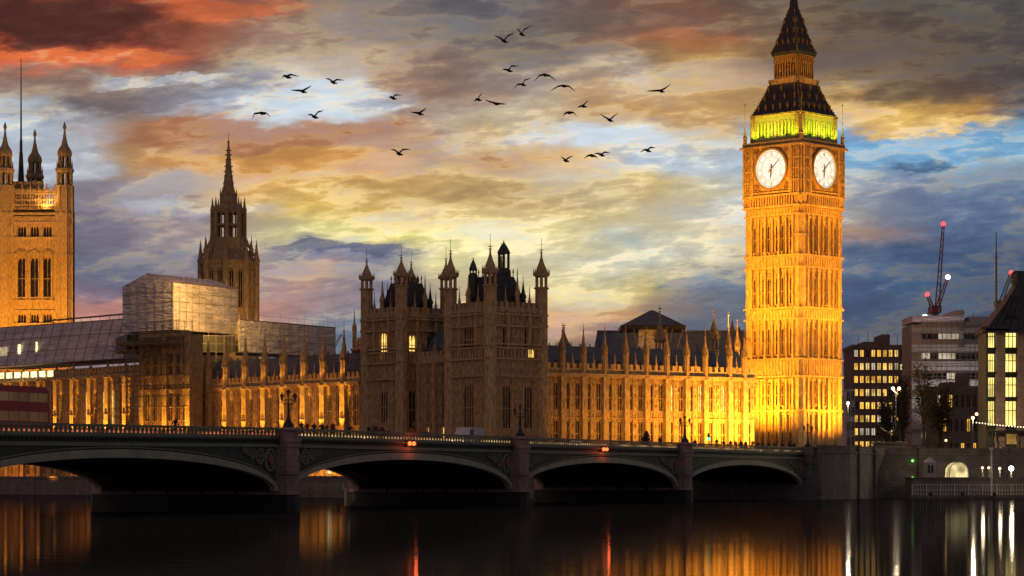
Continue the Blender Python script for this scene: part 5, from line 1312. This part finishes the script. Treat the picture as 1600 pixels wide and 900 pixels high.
coats = [mat('coat_'+n_, c_, .85, namt=.15) for n_, c_ in (('dark', (.02,.02,.025)), ('brown', (.06,.035,.02)), ('red', (.18,.02,.02)), ('blue', (.02,.03,.07)))]
skinm = mat('skin', (.35, .2, .14), .6); trou = mat('trousers', (.015, .015, .02), .9); hair = mat('hair', (.02, .012, .008), .8)
pm_ = []
for pose in ((.5, -.5, .18), (-.6, .6, -.22), (.8, .1, .05)):
    for ci, ct_ in enumerate(coats):
        base_ = person_mesh(pose); base_.materials.clear()
        for m_ in (ct_, trou, skinm, hair): base_.materials.append(m_)
        for p_ in base_.polygons:
            z = p_.center.z; x = abs(p_.center.x)
            p_.material_index = 1 if (z < .82 and x < .19) else (3 if z > 1.66 or (z > 1.58 and p_.center.y < -.03) else (2 if (z > 1.5 or (z < .88 and x >= .19)) else 0))
        pm_.append(base_)
pdef = [(274,'person in bulky dark coat standing alone at the left part of the parapet'),(471,'leftmost walker of the group right of the left bridge pier'),(480,'second walker right of the left bridge pier, dark coat'),(491,'third walker right of the left bridge pier'),(503,'walker under the lit buttress, centre of the left group'),
 (511,'walker just right of the centre of the left group'),(520,'walker near the right of the left group on the bridge'),(546,'person alone before the last glowing buttress'),(576,'left one of three people by the foot of the dark towers'),(586,'middle one of three people by the foot of the dark towers'),(597,'right one of three people by the foot of the dark towers'),
 (1006,'person left of the small monument, before the lit range'),(1013,'person next to the third lamp standard, looking small'),(1031,'person midway left of the third lamp standard'),(1086,'person close to the green traffic light, on its left side'),(1120,'person close to the green traffic light, on its right side'),(1131,'second person right of the green traffic light'),(1142,'third person right of the green traffic light'),(1149,'fourth person right of the green traffic light'),(1158,'person below the left edge of the clock tower'),(1165,'person slightly right of the clock tower left edge'),(1176,'person in the crowd below the tower left half'),(1184,'person in the crowd below the tower, second from left'),(1192,'person in the crowd below the tower, third from left'),(1201,'person in the crowd below the tower, fourth from left'),(1210,'person in the crowd below the tower middle'),(1222,'person in the crowd right of the tower middle'),(1234,'person in the crowd near the last lamp standard'),(1241,'rightmost walker just before the last lamp standard')]
for i, (px, lab) in enumerate(pdef):
    off = 1.6+.9*((i*7) % 3); q0 = P0+NN*off; m = (px-800)/F; t = (m*q0.y-q0.x)/(DD.x-m*DD.y)
    o = bpy.data.objects.new('person', pm_[(i*5) % len(pm_)]); COL.objects.link(o)
    o.location = bpos(t, off, ztop(t)-.955); o.rotation_euler.z = bang+(R(-90) if i % 2 else R(90))+random.uniform(-.3, .3); s_ = random.uniform(1.0, 1.1); o.scale = (s_,)*3
    tag(o, lab, 'person', 'people walking on the bridge')
# ---------------------------------------------------------------- vehicles
def wheel(mbp, root, x, y, r, w=.28):
    t = MB(); t.M = Matrix.Translation((x, y, r)) @ Matrix.Rotation(R(90), 4, 'X'); t.lathe(0, 0, [(r*.6, -w/2), (r*.95, -w/2), (r, -w/4), (r, w/4), (r*.95, w/2), (r*.6, w/2)], 18)
    o = t.build('wheel', MT['rubber'], root); h = MB(); h.M = t.M; h.lathe(0, 0, [(r*.58, -w/2+.02), (r*.5, w/2+.01), (.05, w/2+.02)], 12); h.build('rim', MT['steel'], o)
busglass = lit('bus_window_glow', (1, .5, .25), .07, .3, .3)
def bus(x, y, label, face=1):
    root = empty('double_decker_bus', bpos(x, y, ztop(x)-1.09), bang, label=label, cat='bus', group='red double-decker buses')
    L_, w, H = 10.6, 1.25, 4.35
    b = MB()
    prof = [(-L_/2, .35), (-L_/2, 3.9), (-L_/2+.25, 4.3), (L_/2-.5, 4.3), (L_/2-.12, 3.9), (L_/2, 2.2), (L_/2, .35)]
    b.add([(a, -w, c_) for a, c_ in prof]+[(a, w, c_) for a, c_ in prof], [tuple(range(7)), tuple(range(7, 14))]+[(i, (i+1) % 7, 7+(i+1) % 7, 7+i) for i in range(7)])
    b.build('body', MT['red'], root)
    for z0, z1 in ((1.35, 2.15), (3.0, 3.75)):
        for k in range(7):
            g = MB(); x0 = -L_/2+.4+k*1.42
            g.box(x0, x0+1.3, -w-.02, -w+.02, z0, z1); g.build('window', busglass, root); g = MB(); g.box(x0, x0+1.3, w-.02, w+.02, z0, z1); g.build('window', busglass, root)
        g = MB(); g.box(-L_/2-.02, -L_/2+.05, -w+.2, w-.2, z0-.05, z1+.05); g.build('rear_window' if z0 > 2 else 'rear_window', busglass, root)
    for xx in (-3.2, 3.6):
        for yy_ in (-w+.12, w-.12): wheel(None, root, xx, yy_, .48)
    for yy_ in (-.95, .95):
        g = MB(); g.box(-L_/2-.04, -L_/2+.02, yy_-.12, yy_+.12, .8, 1.15); g.build('tail_light', rl, root)
        g = MB(); g.box(L_/2-.02, L_/2+.05, yy_-.14, yy_+.14, .6, .85); g.build('headlight', wl_, root)
def bx_at(px, off): q0 = P0+NN*off; m = (px-800)/F; return (m*q0.y-q0.x)/(DD.x-m*DD.y)
bus(bx_at(2, 6.0), 6.0, 'red double-decker bus crossing the bridge')
def car(pos, rz, label, paint, taxi=False):
    root = empty('car', pos, rz, label=label, cat='car', group='cars on the bridge and its approach')
    b = MB(); pr_ = [(-2.2,.35),(-2.25,.8),(-1.9,1.0),(-1.35,1.5),(.5,1.52),(1.2,1.0),(2.1,.85),(2.2,.4)]
    n_ = len(pr_); b.add([(a, -.85, c_) for a, c_ in pr_]+[(a, .85, c_) for a, c_ in pr_], [tuple(range(n_)), tuple(range(n_, 2*n_))]+[(i, (i+1) % n_, n_+(i+1) % n_, n_+i) for i in range(n_)])
    b.build('body', paint, root)
    for s_ in (-1, 1):
        g = MB(); g.add([(-1.6, s_*.86, 1.02), (-1.25, s_*.86, 1.42), (.45, s_*.86, 1.42), (.95, s_*.86, 1.02), (-1.6, s_*.83, 1.02), (-1.25, s_*.83, 1.42), (.45, s_*.83, 1.42), (.95, s_*.83, 1.02)], [(0,1,2,3),(4,5,6,7),(0,1,5,4),(1,2,6,5),(2,3,7,6),(3,0,4,7)]); g.build('side_window', MT['glass'], root)
        for xx in (-1.4, 1.4): wheel(None, root, xx, s_*.75, .33, .2)
        g = MB(); g.box(-2.28, -2.2, s_*.6-.14, s_*.6+.14, .68, .85); g.build('tail_light', rl, root)
        g = MB(); g.box(2.14, 2.22, s_*.6-.14, s_*.6+.14, .62, .8); g.build('headlight', wl_, root)
cpaint = mat('dark_car_paint', (.02, .02, .03), .25); wpaint = mat('white_car_paint', (.6, .6, .6), .3)
for (px, off, rz_, lab, pnt) in ((590, 6.5, math.pi, 'dark car on the bridge at the foot of the farther dark tower', cpaint), (655, 5, 0, 'red car on the bridge before the link between the dark towers', MT['red']), (905, 12.5, math.pi, 'white car facing left on the bridge, right of the dark towers', wpaint), (1190, 12, math.pi, 'dark car with headlights facing us near the bridge end', cpaint)):
    t = bx_at(px, off); car(bpos(t, off, ztop(t)-1.09), bang+rz_, lab, pnt)
for (px, Y, rz_, lab, pnt) in ((1348, 452, R(190), 'white car with bright headlights on the road right of the clock tower', wpaint), (1372, 456, R(10), 'dark car showing red tail lights right of the clock tower', cpaint), (1452, 446, R(15), 'dark car on the right bank road left of the low building', cpaint), (1490, 446, R(195), 'pale car on the right bank road below the low building', wpaint)):
    p_ = XY(px, Y); car((p_.x, p_.y, 6.92), rz_, lab, pnt)
# ---------------------------------------------------------------- statue of horses and chariot
sq_ = XY(1388, 446); st0 = empty('horse_statue', (sq_.x, sq_.y, 6.9), R(0), label='dark bronze chariot statue with rearing horses on a stone plinth', cat='statue')
g = MB(); g.box(-2.6, 2.8, -1.2, 1.2, 0, 3.0-.6); g.box(-2.8, 3.0, -1.4, 1.4, 0, .6); g.box(-2.75, 2.95, -1.35, 1.35, 2.4, 2.8); g.build('plinth', MT['bankwall'], st0)
hp_ = [(0,0,1.5),(-.7,0,1.9),(-1.15,0,2.35),(-1.35,0,2.9),(-1.6,0,2.95),(-1.95,0,2.65),
       (-.95,.2,1.7),(-1.6,.22,1.55),(-1.75,.22,1.05),(-.95,-.2,1.7),(-1.5,-.22,1.85),(-1.85,-.22,1.45),
       (.2,.2,1.2),(-.05,.22,.8),(.3,.22,.45),(.2,.22,.05),(.25,-.2,1.2),(.1,-.22,.75),(.5,-.22,.4),(.45,-.22,.05),(.5,0,1.35),(.8,0,.8)]
he = [(0,1),(1,2),(2,3),(3,4),(4,5),(1,6),(6,7),(7,8),(1,9),(9,10),(10,11),(0,12),(12,13),(13,14),(14,15),(0,16),(16,17),(17,18),(18,19),(0,20),(20,21)]
hr_ = [.36,.36,.24,.17,.15,.09,.15,.09,.07,.15,.09,.07,.19,.12,.08,.09,.19,.12,.08,.09,.1,.06]
hm_ = grow('horse', hp_, he, hr_); hm_.materials.clear(); hm_.materials.append(MT['bronze'])
for yy_, xx in ((-.6, -.3), (.6, 0)):
    o = bpy.data.objects.new('horse', hm_); COL.objects.link(o); o.parent = st0; o.location = (xx-.2, yy_, 2.8)
ch = MB(); ch.box(.5, 1.9, -.7, .7, 3.2, 3.35); ch.box(.45, .6, -.7, .7, 3.2, 4.0)
for s_ in (-1, 1): ch.box(.5, 1.7, s_*.68-.03, s_*.68+.03, 3.2, 3.8); ch.M = Matrix.Translation((1.2, s_*.85, 3.35)) @ Matrix.Rotation(R(90), 4, 'X'); ch.lathe(0, 0, [(.55, -.06), (.55, .06)], 14); ch.M = None
ch.build('chariot', MT['bronze'], st0)
fm_ = grow('driver', [(1.2,0,3.5),(1.2,0,4.0),(1.2,0,4.6),(1.2,0,5.05),(1.2,0,5.35),(1.2,.3,4.95),(1.0,.65,5.3),(.8,.85,5.75),(1.2,-.3,4.95),(1.0,-.65,5.3),(.7,-.85,5.75)], [(0,1),(1,2),(2,3),(3,4),(2,5),(5,6),(6,7),(2,8),(8,9),(9,10)], [.34,.26,.24,.1,.15,.1,.07,.05,.1,.07,.05])
fm_.materials.clear(); fm_.materials.append(MT['bronze']); o = bpy.data.objects.new('driver', fm_); COL.objects.link(o); o.parent = st0
# ---------------------------------------------------------------- lamps at the right, signals
lampw = lit('street_lamp_globe', (1, .72, .38), 4.5, .05); lampo = lit('orange_lamp_globe', (1, .55, .22), 5, .05)
def post(px, py, Y, zb, label, heads=((0, 0),), r=.28, m=None, name='street_lamp', light=0, cat='street lamp', group='lit street lamps on the right bank'):
    p_ = XY(px, Y); H = ZZ(py, Y)-zb; root = empty(name, (p_.x, p_.y, zb), 0, label=label, cat=cat, group=group)
    g = MB(); g.lathe(0, 0, [(.2, 0), (.12, .8), (.08, H-.3 if len(heads) == 1 else H-.8)], 8)
    for dx, dz in heads:
        if dx: g.tube((0, 0, H-.8), (dx, 0, H+dz-.25), .05, 5)
    g.build('post', MT['black'], root)
    for dx, dz in heads:
        h_ = MB(); h_.ball((dx, 0, H+dz), r, 10, 6); h_.build('globe', m or lampw, root)
    if light: lamp('POINT', (p_.x, p_.y-.6, zb+H-.2), light, WARM, radius=.3, name='lamp_light')
    return root
post(1325, 630, 450, 6.9, 'single-globe street lamp just right of the clock tower', light=2500)
post(1400, 607, 452, 6.9, 'twin-globe street lamp glowing above the horse statue', ((-.55, 0), (.55, 0)), .3, light=4000)
post(1520, 653, 442, 6.9, 'orange street lamp left of the riverside building', m=lampo, light=2500)
post(1526, 647, 470, 6.9, 'farther orange street lamp behind the first one', m=lampo)
post(1478, 688, 446, 6.9, 'low amber lamp on the embankment road', m=lampo, r=.2)
sgm = lit('green_signal', (.02, 1, .45), 5, .05); sgy = lit('green_bank_light', (.25, 1, .15), 2, .05)
def signal(px, py, pos_off, label):
    t = bx_at(px, pos_off); b0_ = bpos(t, pos_off, ztop(t)-1); zc_ = ZZ(py, b0_.y)
    root = empty('traffic_light', b0_, 0, label=label, cat='traffic light')
    H = zc_-b0_.z; g = MB(); g.lathe(0, 0, [(.07, 0), (.07, H-.2)], 6); g.build('post', MT['black'], root)
    g = MB(); g.box(-.17, .17, -.1, .12, H-.22, H+.85); g.build('housing', MT['black'], root)
    for k, m_ in ((0, sgm), (.32, MT['black']), (.64, MT['black'])):
        g = MB(); g.ball((0, -.12, H+k), .2 if k == 0 else .13, 10, 6); g.build('lens', m_, root)
signal(1107, 686, 4.2, 'green glowing traffic light on the bridge before the lit range')
# small monument silhouette in front of the range
g = MB(); q_ = bx_at(1010, 3.0); g.lathe(0, 0, [(.55, 0), (.5, .6), (.3, .7), (.25, 1.5), (.5, 1.7), (.35, 2.1), (.05, 2.6)], 8)
tag(g.build('drinking_fountain', MT['black'], None, bpos(q_, 3.0, ztop(q_)-.96)), 'small dark domed kiosk-like monument on the bridge pavement', 'monument')
# tall flue-like pole on the embankment and green bank lights
for i, (py, lab) in enumerate(((720, 'upper green navigation light on the right bank wall'), (747, 'lower green navigation light on the right bank wall'))):
    bulb(1426, py, 434.2, .22, sgy, lab, 'signal lamp', 'green_light')
# ---------------------------------------------------------------- pier pontoon at the right
PN = 418.0; pn = empty('river_pontoon', (*XY(1425, PN), 0), 0, label='long low floating pier with white railing at the right bank', cat='pontoon'); k = PN/F
g = MB(); g.box(0, 60, 0, 9, -.6, .55); g.box(-.1, 60, -.15, 0, .25, .6); g.build('deck', MT['bankwall'], pn); g = MB(); g.box(.3, 60, 2.2, 9, .549, 3.35); g.box(.1, 60, 2.0, 9, 3.35, 3.5); g.build('upper_platform', MT['bankwall'], pn)
g = MB(); zt_ = ZZ(757, PN)
for z in (.7, zt_*.6, zt_): g.box(0, 60, -.03, .03, z, z+.06)
for i in range(130): g.box(i*.46, i*.46+(.05 if i % 5 else .14), -.03, .03, .55, zt_)
g.build('railing', MT['white'], pn)
g = MB(); 
for i in range(4): g.lathe(3+i*5.2, -.25, [(.28, .5), (.28, 1.0)], 8)
g.build('fender', MT['black'], pn)
tx = (1483-1425)*k
tn = empty('lit_marquee', (*XY(1483, PN+3), 3.52), 0, label='small glowing white tent on the pontoon', cat='tent')
g = MB(); wd_ = 30*k; zt2 = ZZ(722, PN)-3.52
n_ = 8; pr_ = [(wd_*(1-math.cos(math.pi*i/n_))/2, zt2*math.sin(math.pi*i/n_)**.6 if 0 < i < n_ else 0) for i in range(n_+1)]
g.add([(x, 0, z) for x, z in pr_]+[(x, 4, z) for x, z in pr_], [tuple(range(n_+1)), tuple(range(n_+1, 2*n_+2))]+[(i, i+1, n_+2+i, n_+1+i) for i in range(n_)])
g.build('canopy', lit('tent_glow', (1, .8, .35), .75, .6, .6), tn)
g = MB()
for i in range(n_): g.bar((pr_[i][0], -.05, pr_[i][1]), (pr_[i+1][0], -.05, pr_[i+1][1]), .15, .15)
g.build('frame', MT['white'], tn)
ht = empty('ticket_hut', (*XY(1446, PN+4), 3.52), 0, label='small pale hut with pitched roof at the left end of the pontoon', cat='hut')
g = MB(); g.box(0, 1.7, 0, 2, 0, 2.4); g.build('wall', MT['concrete'], ht); g = MB(); g.add([(-.15,-.15,2.4),(1.85,-.15,2.4),(1.85,2.15,2.4),(-.15,2.15,2.4),(.85,1,3.4)], [(0,3,2,1),(0,1,4),(1,2,4),(2,3,4),(3,0,4)]); g.build('roof', MT['sheet'], ht)
g = MB(); g.box(.4, .75, -.03, 0, .7, 2.0); g.box(.95, 1.3, -.03, 0, .7, 2.0); g.build('window', MT['glass'], ht)
g = MB(); q_ = XY(1549, PN-.5); g.lathe(0, 0, [(.16, 0), (.13, ZZ(700, PN)-.5)], 8); g.box(-.35, .35, -.1, .1, ZZ(703, PN)-.5, ZZ(699, PN)-.5); tag(g.build('white_mast', MT['white'], None, (q_.x, q_.y, .5)), 'white mooring mast standing at the pontoon edge', 'mast')
post(1580, 732, PN+3, 3.52, 'dazzling white floodlight lamp on the pontoon at the right edge', r=.42, m=lit('dazzling_lamp', (1, .9, .72), 11, .05), light=1500)
post(1535, 731, PN+3, 3.52, 'leftmost of three small pontoon lamps between tent and dazzling lamp', r=.2, light=300)
post(1545, 731, PN+4.5, 3.52, 'middle of three small pontoon lamps between tent and dazzling lamp', r=.2)
post(1562, 732, PN+3, 3.52, 'rightmost of three small pontoon lamps beside the dazzling lamp', r=.22, light=300)
# ---------------------------------------------------------------- birds
def bird(body, L_, Rr, label, Y):
    o0 = W(*body, Y); k = Y/F
    def P(p, dy=0): return Vector(((p[0]-body[0])*k, dy, -(p[1]-body[1])*k))
    mb = MB()
    # body: head forward of the viewer's left, tapering tail
    prof = [(-.20, .005), (-.17, .035), (-.12, .045), (-.08, .04), (0, .075), (.10, .06), (.18, .03), (.27, .035), (.30, .004)]
    n = 8; vs = []
    for x, r in prof:
        for i in range(n):
            a = 2*math.pi*i/n; vs.append((x*.7, r*1.25*math.cos(a)+x*.5, r*1.25*math.sin(a)-x*.1))
    fs = [(j*n+i, j*n+(i+1) % n, (j+1)*n+(i+1) % n, (j+1)*n+i) for j in range(len(prof)-1) for i in range(n)]
    mb.add(vs, fs+[tuple(range(n)), tuple((len(prof)-1)*n+i for i in range(n))])
    for (e, t) in (L_, Rr):
        root_ = Vector((0, 0, .02)); E = P(e); T = P(t)
        ch0, ch1, ch2 = .2, .17, .02
        secs = [(root_, ch0, .06), (root_.lerp(E, .5), ch0*.95, .052), (E, ch1, .046), (E.lerp(T, .5), ch1*.72, .030), (T, ch2, .008)]
        vs = []
        for c_, ch_, t_ in secs:
            vs += [c_+Vector((0, -ch_/2*.9, t_)), c_+Vector((0, ch_/2, t_*.5)), c_+Vector((0, ch_/2, -t_*.5)), c_+Vector((0, -ch_/2*.9, -t_))]
        mb.add(vs, [(i*4+j, (i+1)*4+j, (i+1)*4+(j+1) % 4, i*4+(j+1) % 4) for i in range(4) for j in range(4)]+[(0,1,2,3),(16,17,18,19)])
    o = mb.build('bird', MT['feather'], None, o0); tag(o, label, 'bird', 'dark birds flying over the palace')
def z1(p): return (370+p[0]/4.571, 90+p[1]/4.571)
def z2(p): return (720+p[0]/3.6, 20+p[1]/3.6)
B = [
 (z1,(360,138),(335,130),(322,150),(385,122),(445,135),'upper left bird with left wing folded, highest of the left-hand group'),
 (z1,(470,242),(430,236),(383,232),(500,222),(535,200),'left-hand bird with level left wing and raised right wing'),
 (z1,(175,398),(125,402),(107,447),(210,397),(243,424),'leftmost bird, wings arched downward'),
 (z1,(555,425),(530,408),(503,410),(580,390),(620,378),'bird with steep raised right wing above the big orange cloud'),
 (z1,(688,178),(660,155),(633,150),(715,158),(765,162),'bird with both wings held level, right of the upper left bird'),
 (z1,(1115,290),(1098,280),(1085,292),(1130,268),(1180,268),'compact bird seen mostly from the side in mid-left sky'),
 (z1,(1303,400),(1275,395),(1237,388),(1330,380),(1358,358),'bird gliding with right wing lifted, left of the sky centre'),
 (z1,(1158,688),(1130,662),(1098,658),(1185,658),(1243,654),'lowest bird of the left half, flying alone over the orange cloud'),
 (z2,(243,160),(215,140),(187,125),(265,130),(302,112),'left bird of the topmost pair, wings in a wide V'),
 (z2,(342,122),(328,100),(312,85),(355,95),(402,70),'right bird of the topmost pair, highest of the flock'),
 (z2,(270,325),(250,320),(233,318),(285,300),(328,300),'bird directly below the topmost pair with right wing level'),
 (z2,(348,404),(318,404),(297,430),(360,380),(395,367),'bird with left wing drooping and right wing raised, centre flock'),
 (z2,(470,350),(440,355),(412,385),(500,355),(535,382),'thick dark bird with both wings arched down, centre flock'),
 (z2,(575,412),(545,415),(500,442),(610,415),(645,443),'thin pale-winged bird arched down right of the centre flock'),
 (z2,(97,488),(85,492),(73,497),(105,470),(122,452),'small dark bird with one wing straight up'),
 (z2,(195,512),(160,500),(132,488),(225,513),(257,514),'flat gliding bird right beside the one with a wing straight up'),
 (z2,(688,525),(672,528),(655,530),(700,510),(718,492),'small bird with pointed raised right wing above the hooked one'),
 (z2,(605,562),(580,570),(570,605),(635,562),(655,584),'bird with wings hooked downward, right of the centre flock'),
 (z2,(838,605),(810,588),(780,567),(858,585),(885,562),'bird with deep symmetrical V wings, right part of the flock'),
 (z2,(1125,440),(1090,440),(1045,440),(1150,425),(1182,400),'rightmost bird, nearest to the clock tower'),
 (z2,(590,832),(578,820),(562,810),(608,815),(632,805),'small low bird with V wings, left of the low trio'),
 (z2,(735,803),(712,806),(692,820),(755,806),(773,822),'lower left bird of the close low pair, wings arched'),
 (z2,(790,800),(770,792),(750,792),(808,785),(840,788),'upper right bird of the close low pair'),
 (z2,(1050,775),(1030,772),(1007,786),(1068,758),(1095,760),'small low bird flying alone left of the clock face')]
for i, (f_, b_, le, lt, re_, rt_, lab) in enumerate(B):
    bird(f_(b_), (f_(le), f_(lt)), (f_(re_), f_(rt_)), lab, 135+(i*37) % 17-8 if f_ is z1 else 140+(i*29) % 19-9)
# ---------------------------------------------------------------- floodlights of the palace
dw = (PR-PL).normalized(); on = Vector((dw.y, -dw.x))
for i, x in enumerate(xsA):
    p_ = PL+dw*x; q_ = p_+on*4.6
    lamp('SPOT', (q_.x, q_.y, 3.8), 30000+i*3500, (1, .47, .03), (p_.x+on.x, p_.y+on.y, 16.5), 13, .5, .1)
    for zz_, e_ in ((24, 500),): q2 = p_+on*3.2; lamp('SPOT', (q2.x, q2.y, 20.9), e_, (1, .42, .04), (p_.x, p_.y, 26), 60, .6, .1)
for t in (.15, .5, .85):
    q0 = PL.lerp(PR, t); q_ = q0+on*13; lamp('SPOT', (q_.x, q_.y, 5), 11000, (1, .36, .03), (q0.x, q0.y, 10), 120, .8, .5)
dw2 = (PR2-PL2).normalized(); on2 = Vector((dw2.y, -dw2.x))
for i, x in enumerate(xsB):
    p_ = PL2+dw2*x; q_ = p_+on2*4.6
    lamp('SPOT', (q_.x, q_.y, 3.8), 75000 if i < 9 else 12000, (1, .42, .03), (p_.x+on2.x, p_.y+on2.y, 17), 13, .5, .1)
for t in (.2, .6): q0 = PL2.lerp(PR2, t); q_ = q0+on2*13; lamp('SPOT', (q_.x, q_.y, 5), 6500, (1, .33, .03), (q0.x, q0.y, 10), 120, .8, .5)
dw3 = (PR3-PL3).normalized(); on3 = Vector((dw3.y, -dw3.x))
for t, e in ((.06, 900), (.2, 2200), (.35, 3800), (.5, 6000), (.64, 11000), (.78, 20000), (.9, 26000), (1.0, 30000)):
    q0 = PL3.lerp(PR3, t); q_ = q0+on3*9; lamp('SPOT', (q_.x, q_.y, 8.5), e, (1, .40, .025), (q0.x, q0.y, 17), 115, .8, .5)
# great tower and spire floods
lamp('SPOT', (*(XY(56, VY)+Vector((0, -34))), 32), 150000, (1, .40, .03), (*XY(56, VY), 52), 75, .8, 1)
lamp('SPOT', (*(XY(75, VY)+Vector((0, -3))), vz(329)), 3500, (1, .5, .1), (*XY(70, VY), vz(290)), 130, .8, .3)
lamp('SPOT', (*(XY(370, SY)+Vector((8, -26))), 30), 16000, (1, .5, .12), (*XY(375, SY), 46), 60, .8, .6)
lamp('SPOT', (*XY(300, 492), 41), 7500, (1, .55, .12), (*XY(296, 504), 39), 120, .8, .4)
lamp('SPOT', (*XY(345, 490), 32.5), 16000, (1, .55, .12), (*XY(345, 512), 39), 100, .8, .4)
# soft brown fill lamp added above the bridge for the dark twin towers
lamp('SPOT', (8, 330, 9.5), 25000, (1, .46, .22), (-5, 420, 20), 40, .9, 2)
lamp('SPOT', (*XY(240, 470), 14), 1200, (1, .45, .1), (*XY(255, 495), 22), 90, .9, 1)
lamp('SPOT', (*(XY(60, VY)+Vector((0, -30))), 60), 26000, (1, .48, .12), (*XY(56, VY), 92), 80, .9, 1)
def van(px, off, label):
    t = bx_at(px, off); root = empty('delivery_van', bpos(t, off, ztop(t)-1.09), bang+math.pi, label=label, cat='van')
    b = MB(); pr_ = [(-2.7,.4),(-2.75,2.2),(-2.55,2.5),(1.0,2.5),(1.7,1.5),(2.6,1.2),(2.7,.45)]; n_ = len(pr_)
    b.add([(a, -.98, c_) for a, c_ in pr_]+[(a, .98, c_) for a, c_ in pr_], [tuple(range(n_)), tuple(range(n_, 2*n_))]+[(i, (i+1) % n_, n_+(i+1) % n_, n_+i) for i in range(n_)]); b.build('body', wpaint, root)
    for s_ in (-1, 1):
        g = MB(); g.box(.2, 1.15, s_*.985-.015, s_*.985+.015, 1.5, 2.2); g.build('side_window', MT['glass'], root)
        for xx in (-1.7, 1.7): wheel(None, root, xx, s_*.88, .36, .2)
        g = MB(); g.box(-2.79, -2.7, s_*.8-.1, s_*.8+.1, 1.0, 1.5); g.build('tail_light', rl, root)
        g = MB(); g.box(2.62, 2.72, s_*.7-.14, s_*.7+.14, .7, .9); g.build('headlight', wl_, root)
van(730, 12, 'white van driving towards us on the bridge before the dark towers')
# fill spots added in front of the grey offices to brighten their facade
for x_ in (.25, .7): lamp('SPOT', (go.location.x+gw*x_, go.location.y-9, 12), 5000, (1, .93, .9), (go.location.x+gw*x_, go.location.y, 30), 100, .9, .5, 'facade_fill')
pA_, pB_ = XY(222, 499), XY(300, 491); d_ = (pB_-pA_).normalized(); o_ = Vector((d_.y, -d_.x))
for px_, e_ in ((230, 26000), (262, 30000), (297, 42000)):
    m = (px_-800)/F; t = (m*pA_.y-pA_.x)/(d_.x-m*d_.y); p_ = pA_+d_*t; q_ = p_+o_*4.6
    lamp('SPOT', (q_.x, q_.y, 3.8), e_, (1, .45, .03), (p_.x+o_.x, p_.y+o_.y, 16), 13, .5, .1)
q_ = pA_.lerp(pB_, .5)+o_*13; lamp('SPOT', (q_.x, q_.y, 5), 7000, (1, .36, .03), (q_.x-o_.x*13, q_.y-o_.y*13, 10), 100, .8, .5)
q_ = XY(495, 456); lamp('SPOT', (q_.x, q_.y, 4.4), 2600, (1, .62, .12), (q_.x-3, q_.y+11, 5.5), 120, .8, .3)
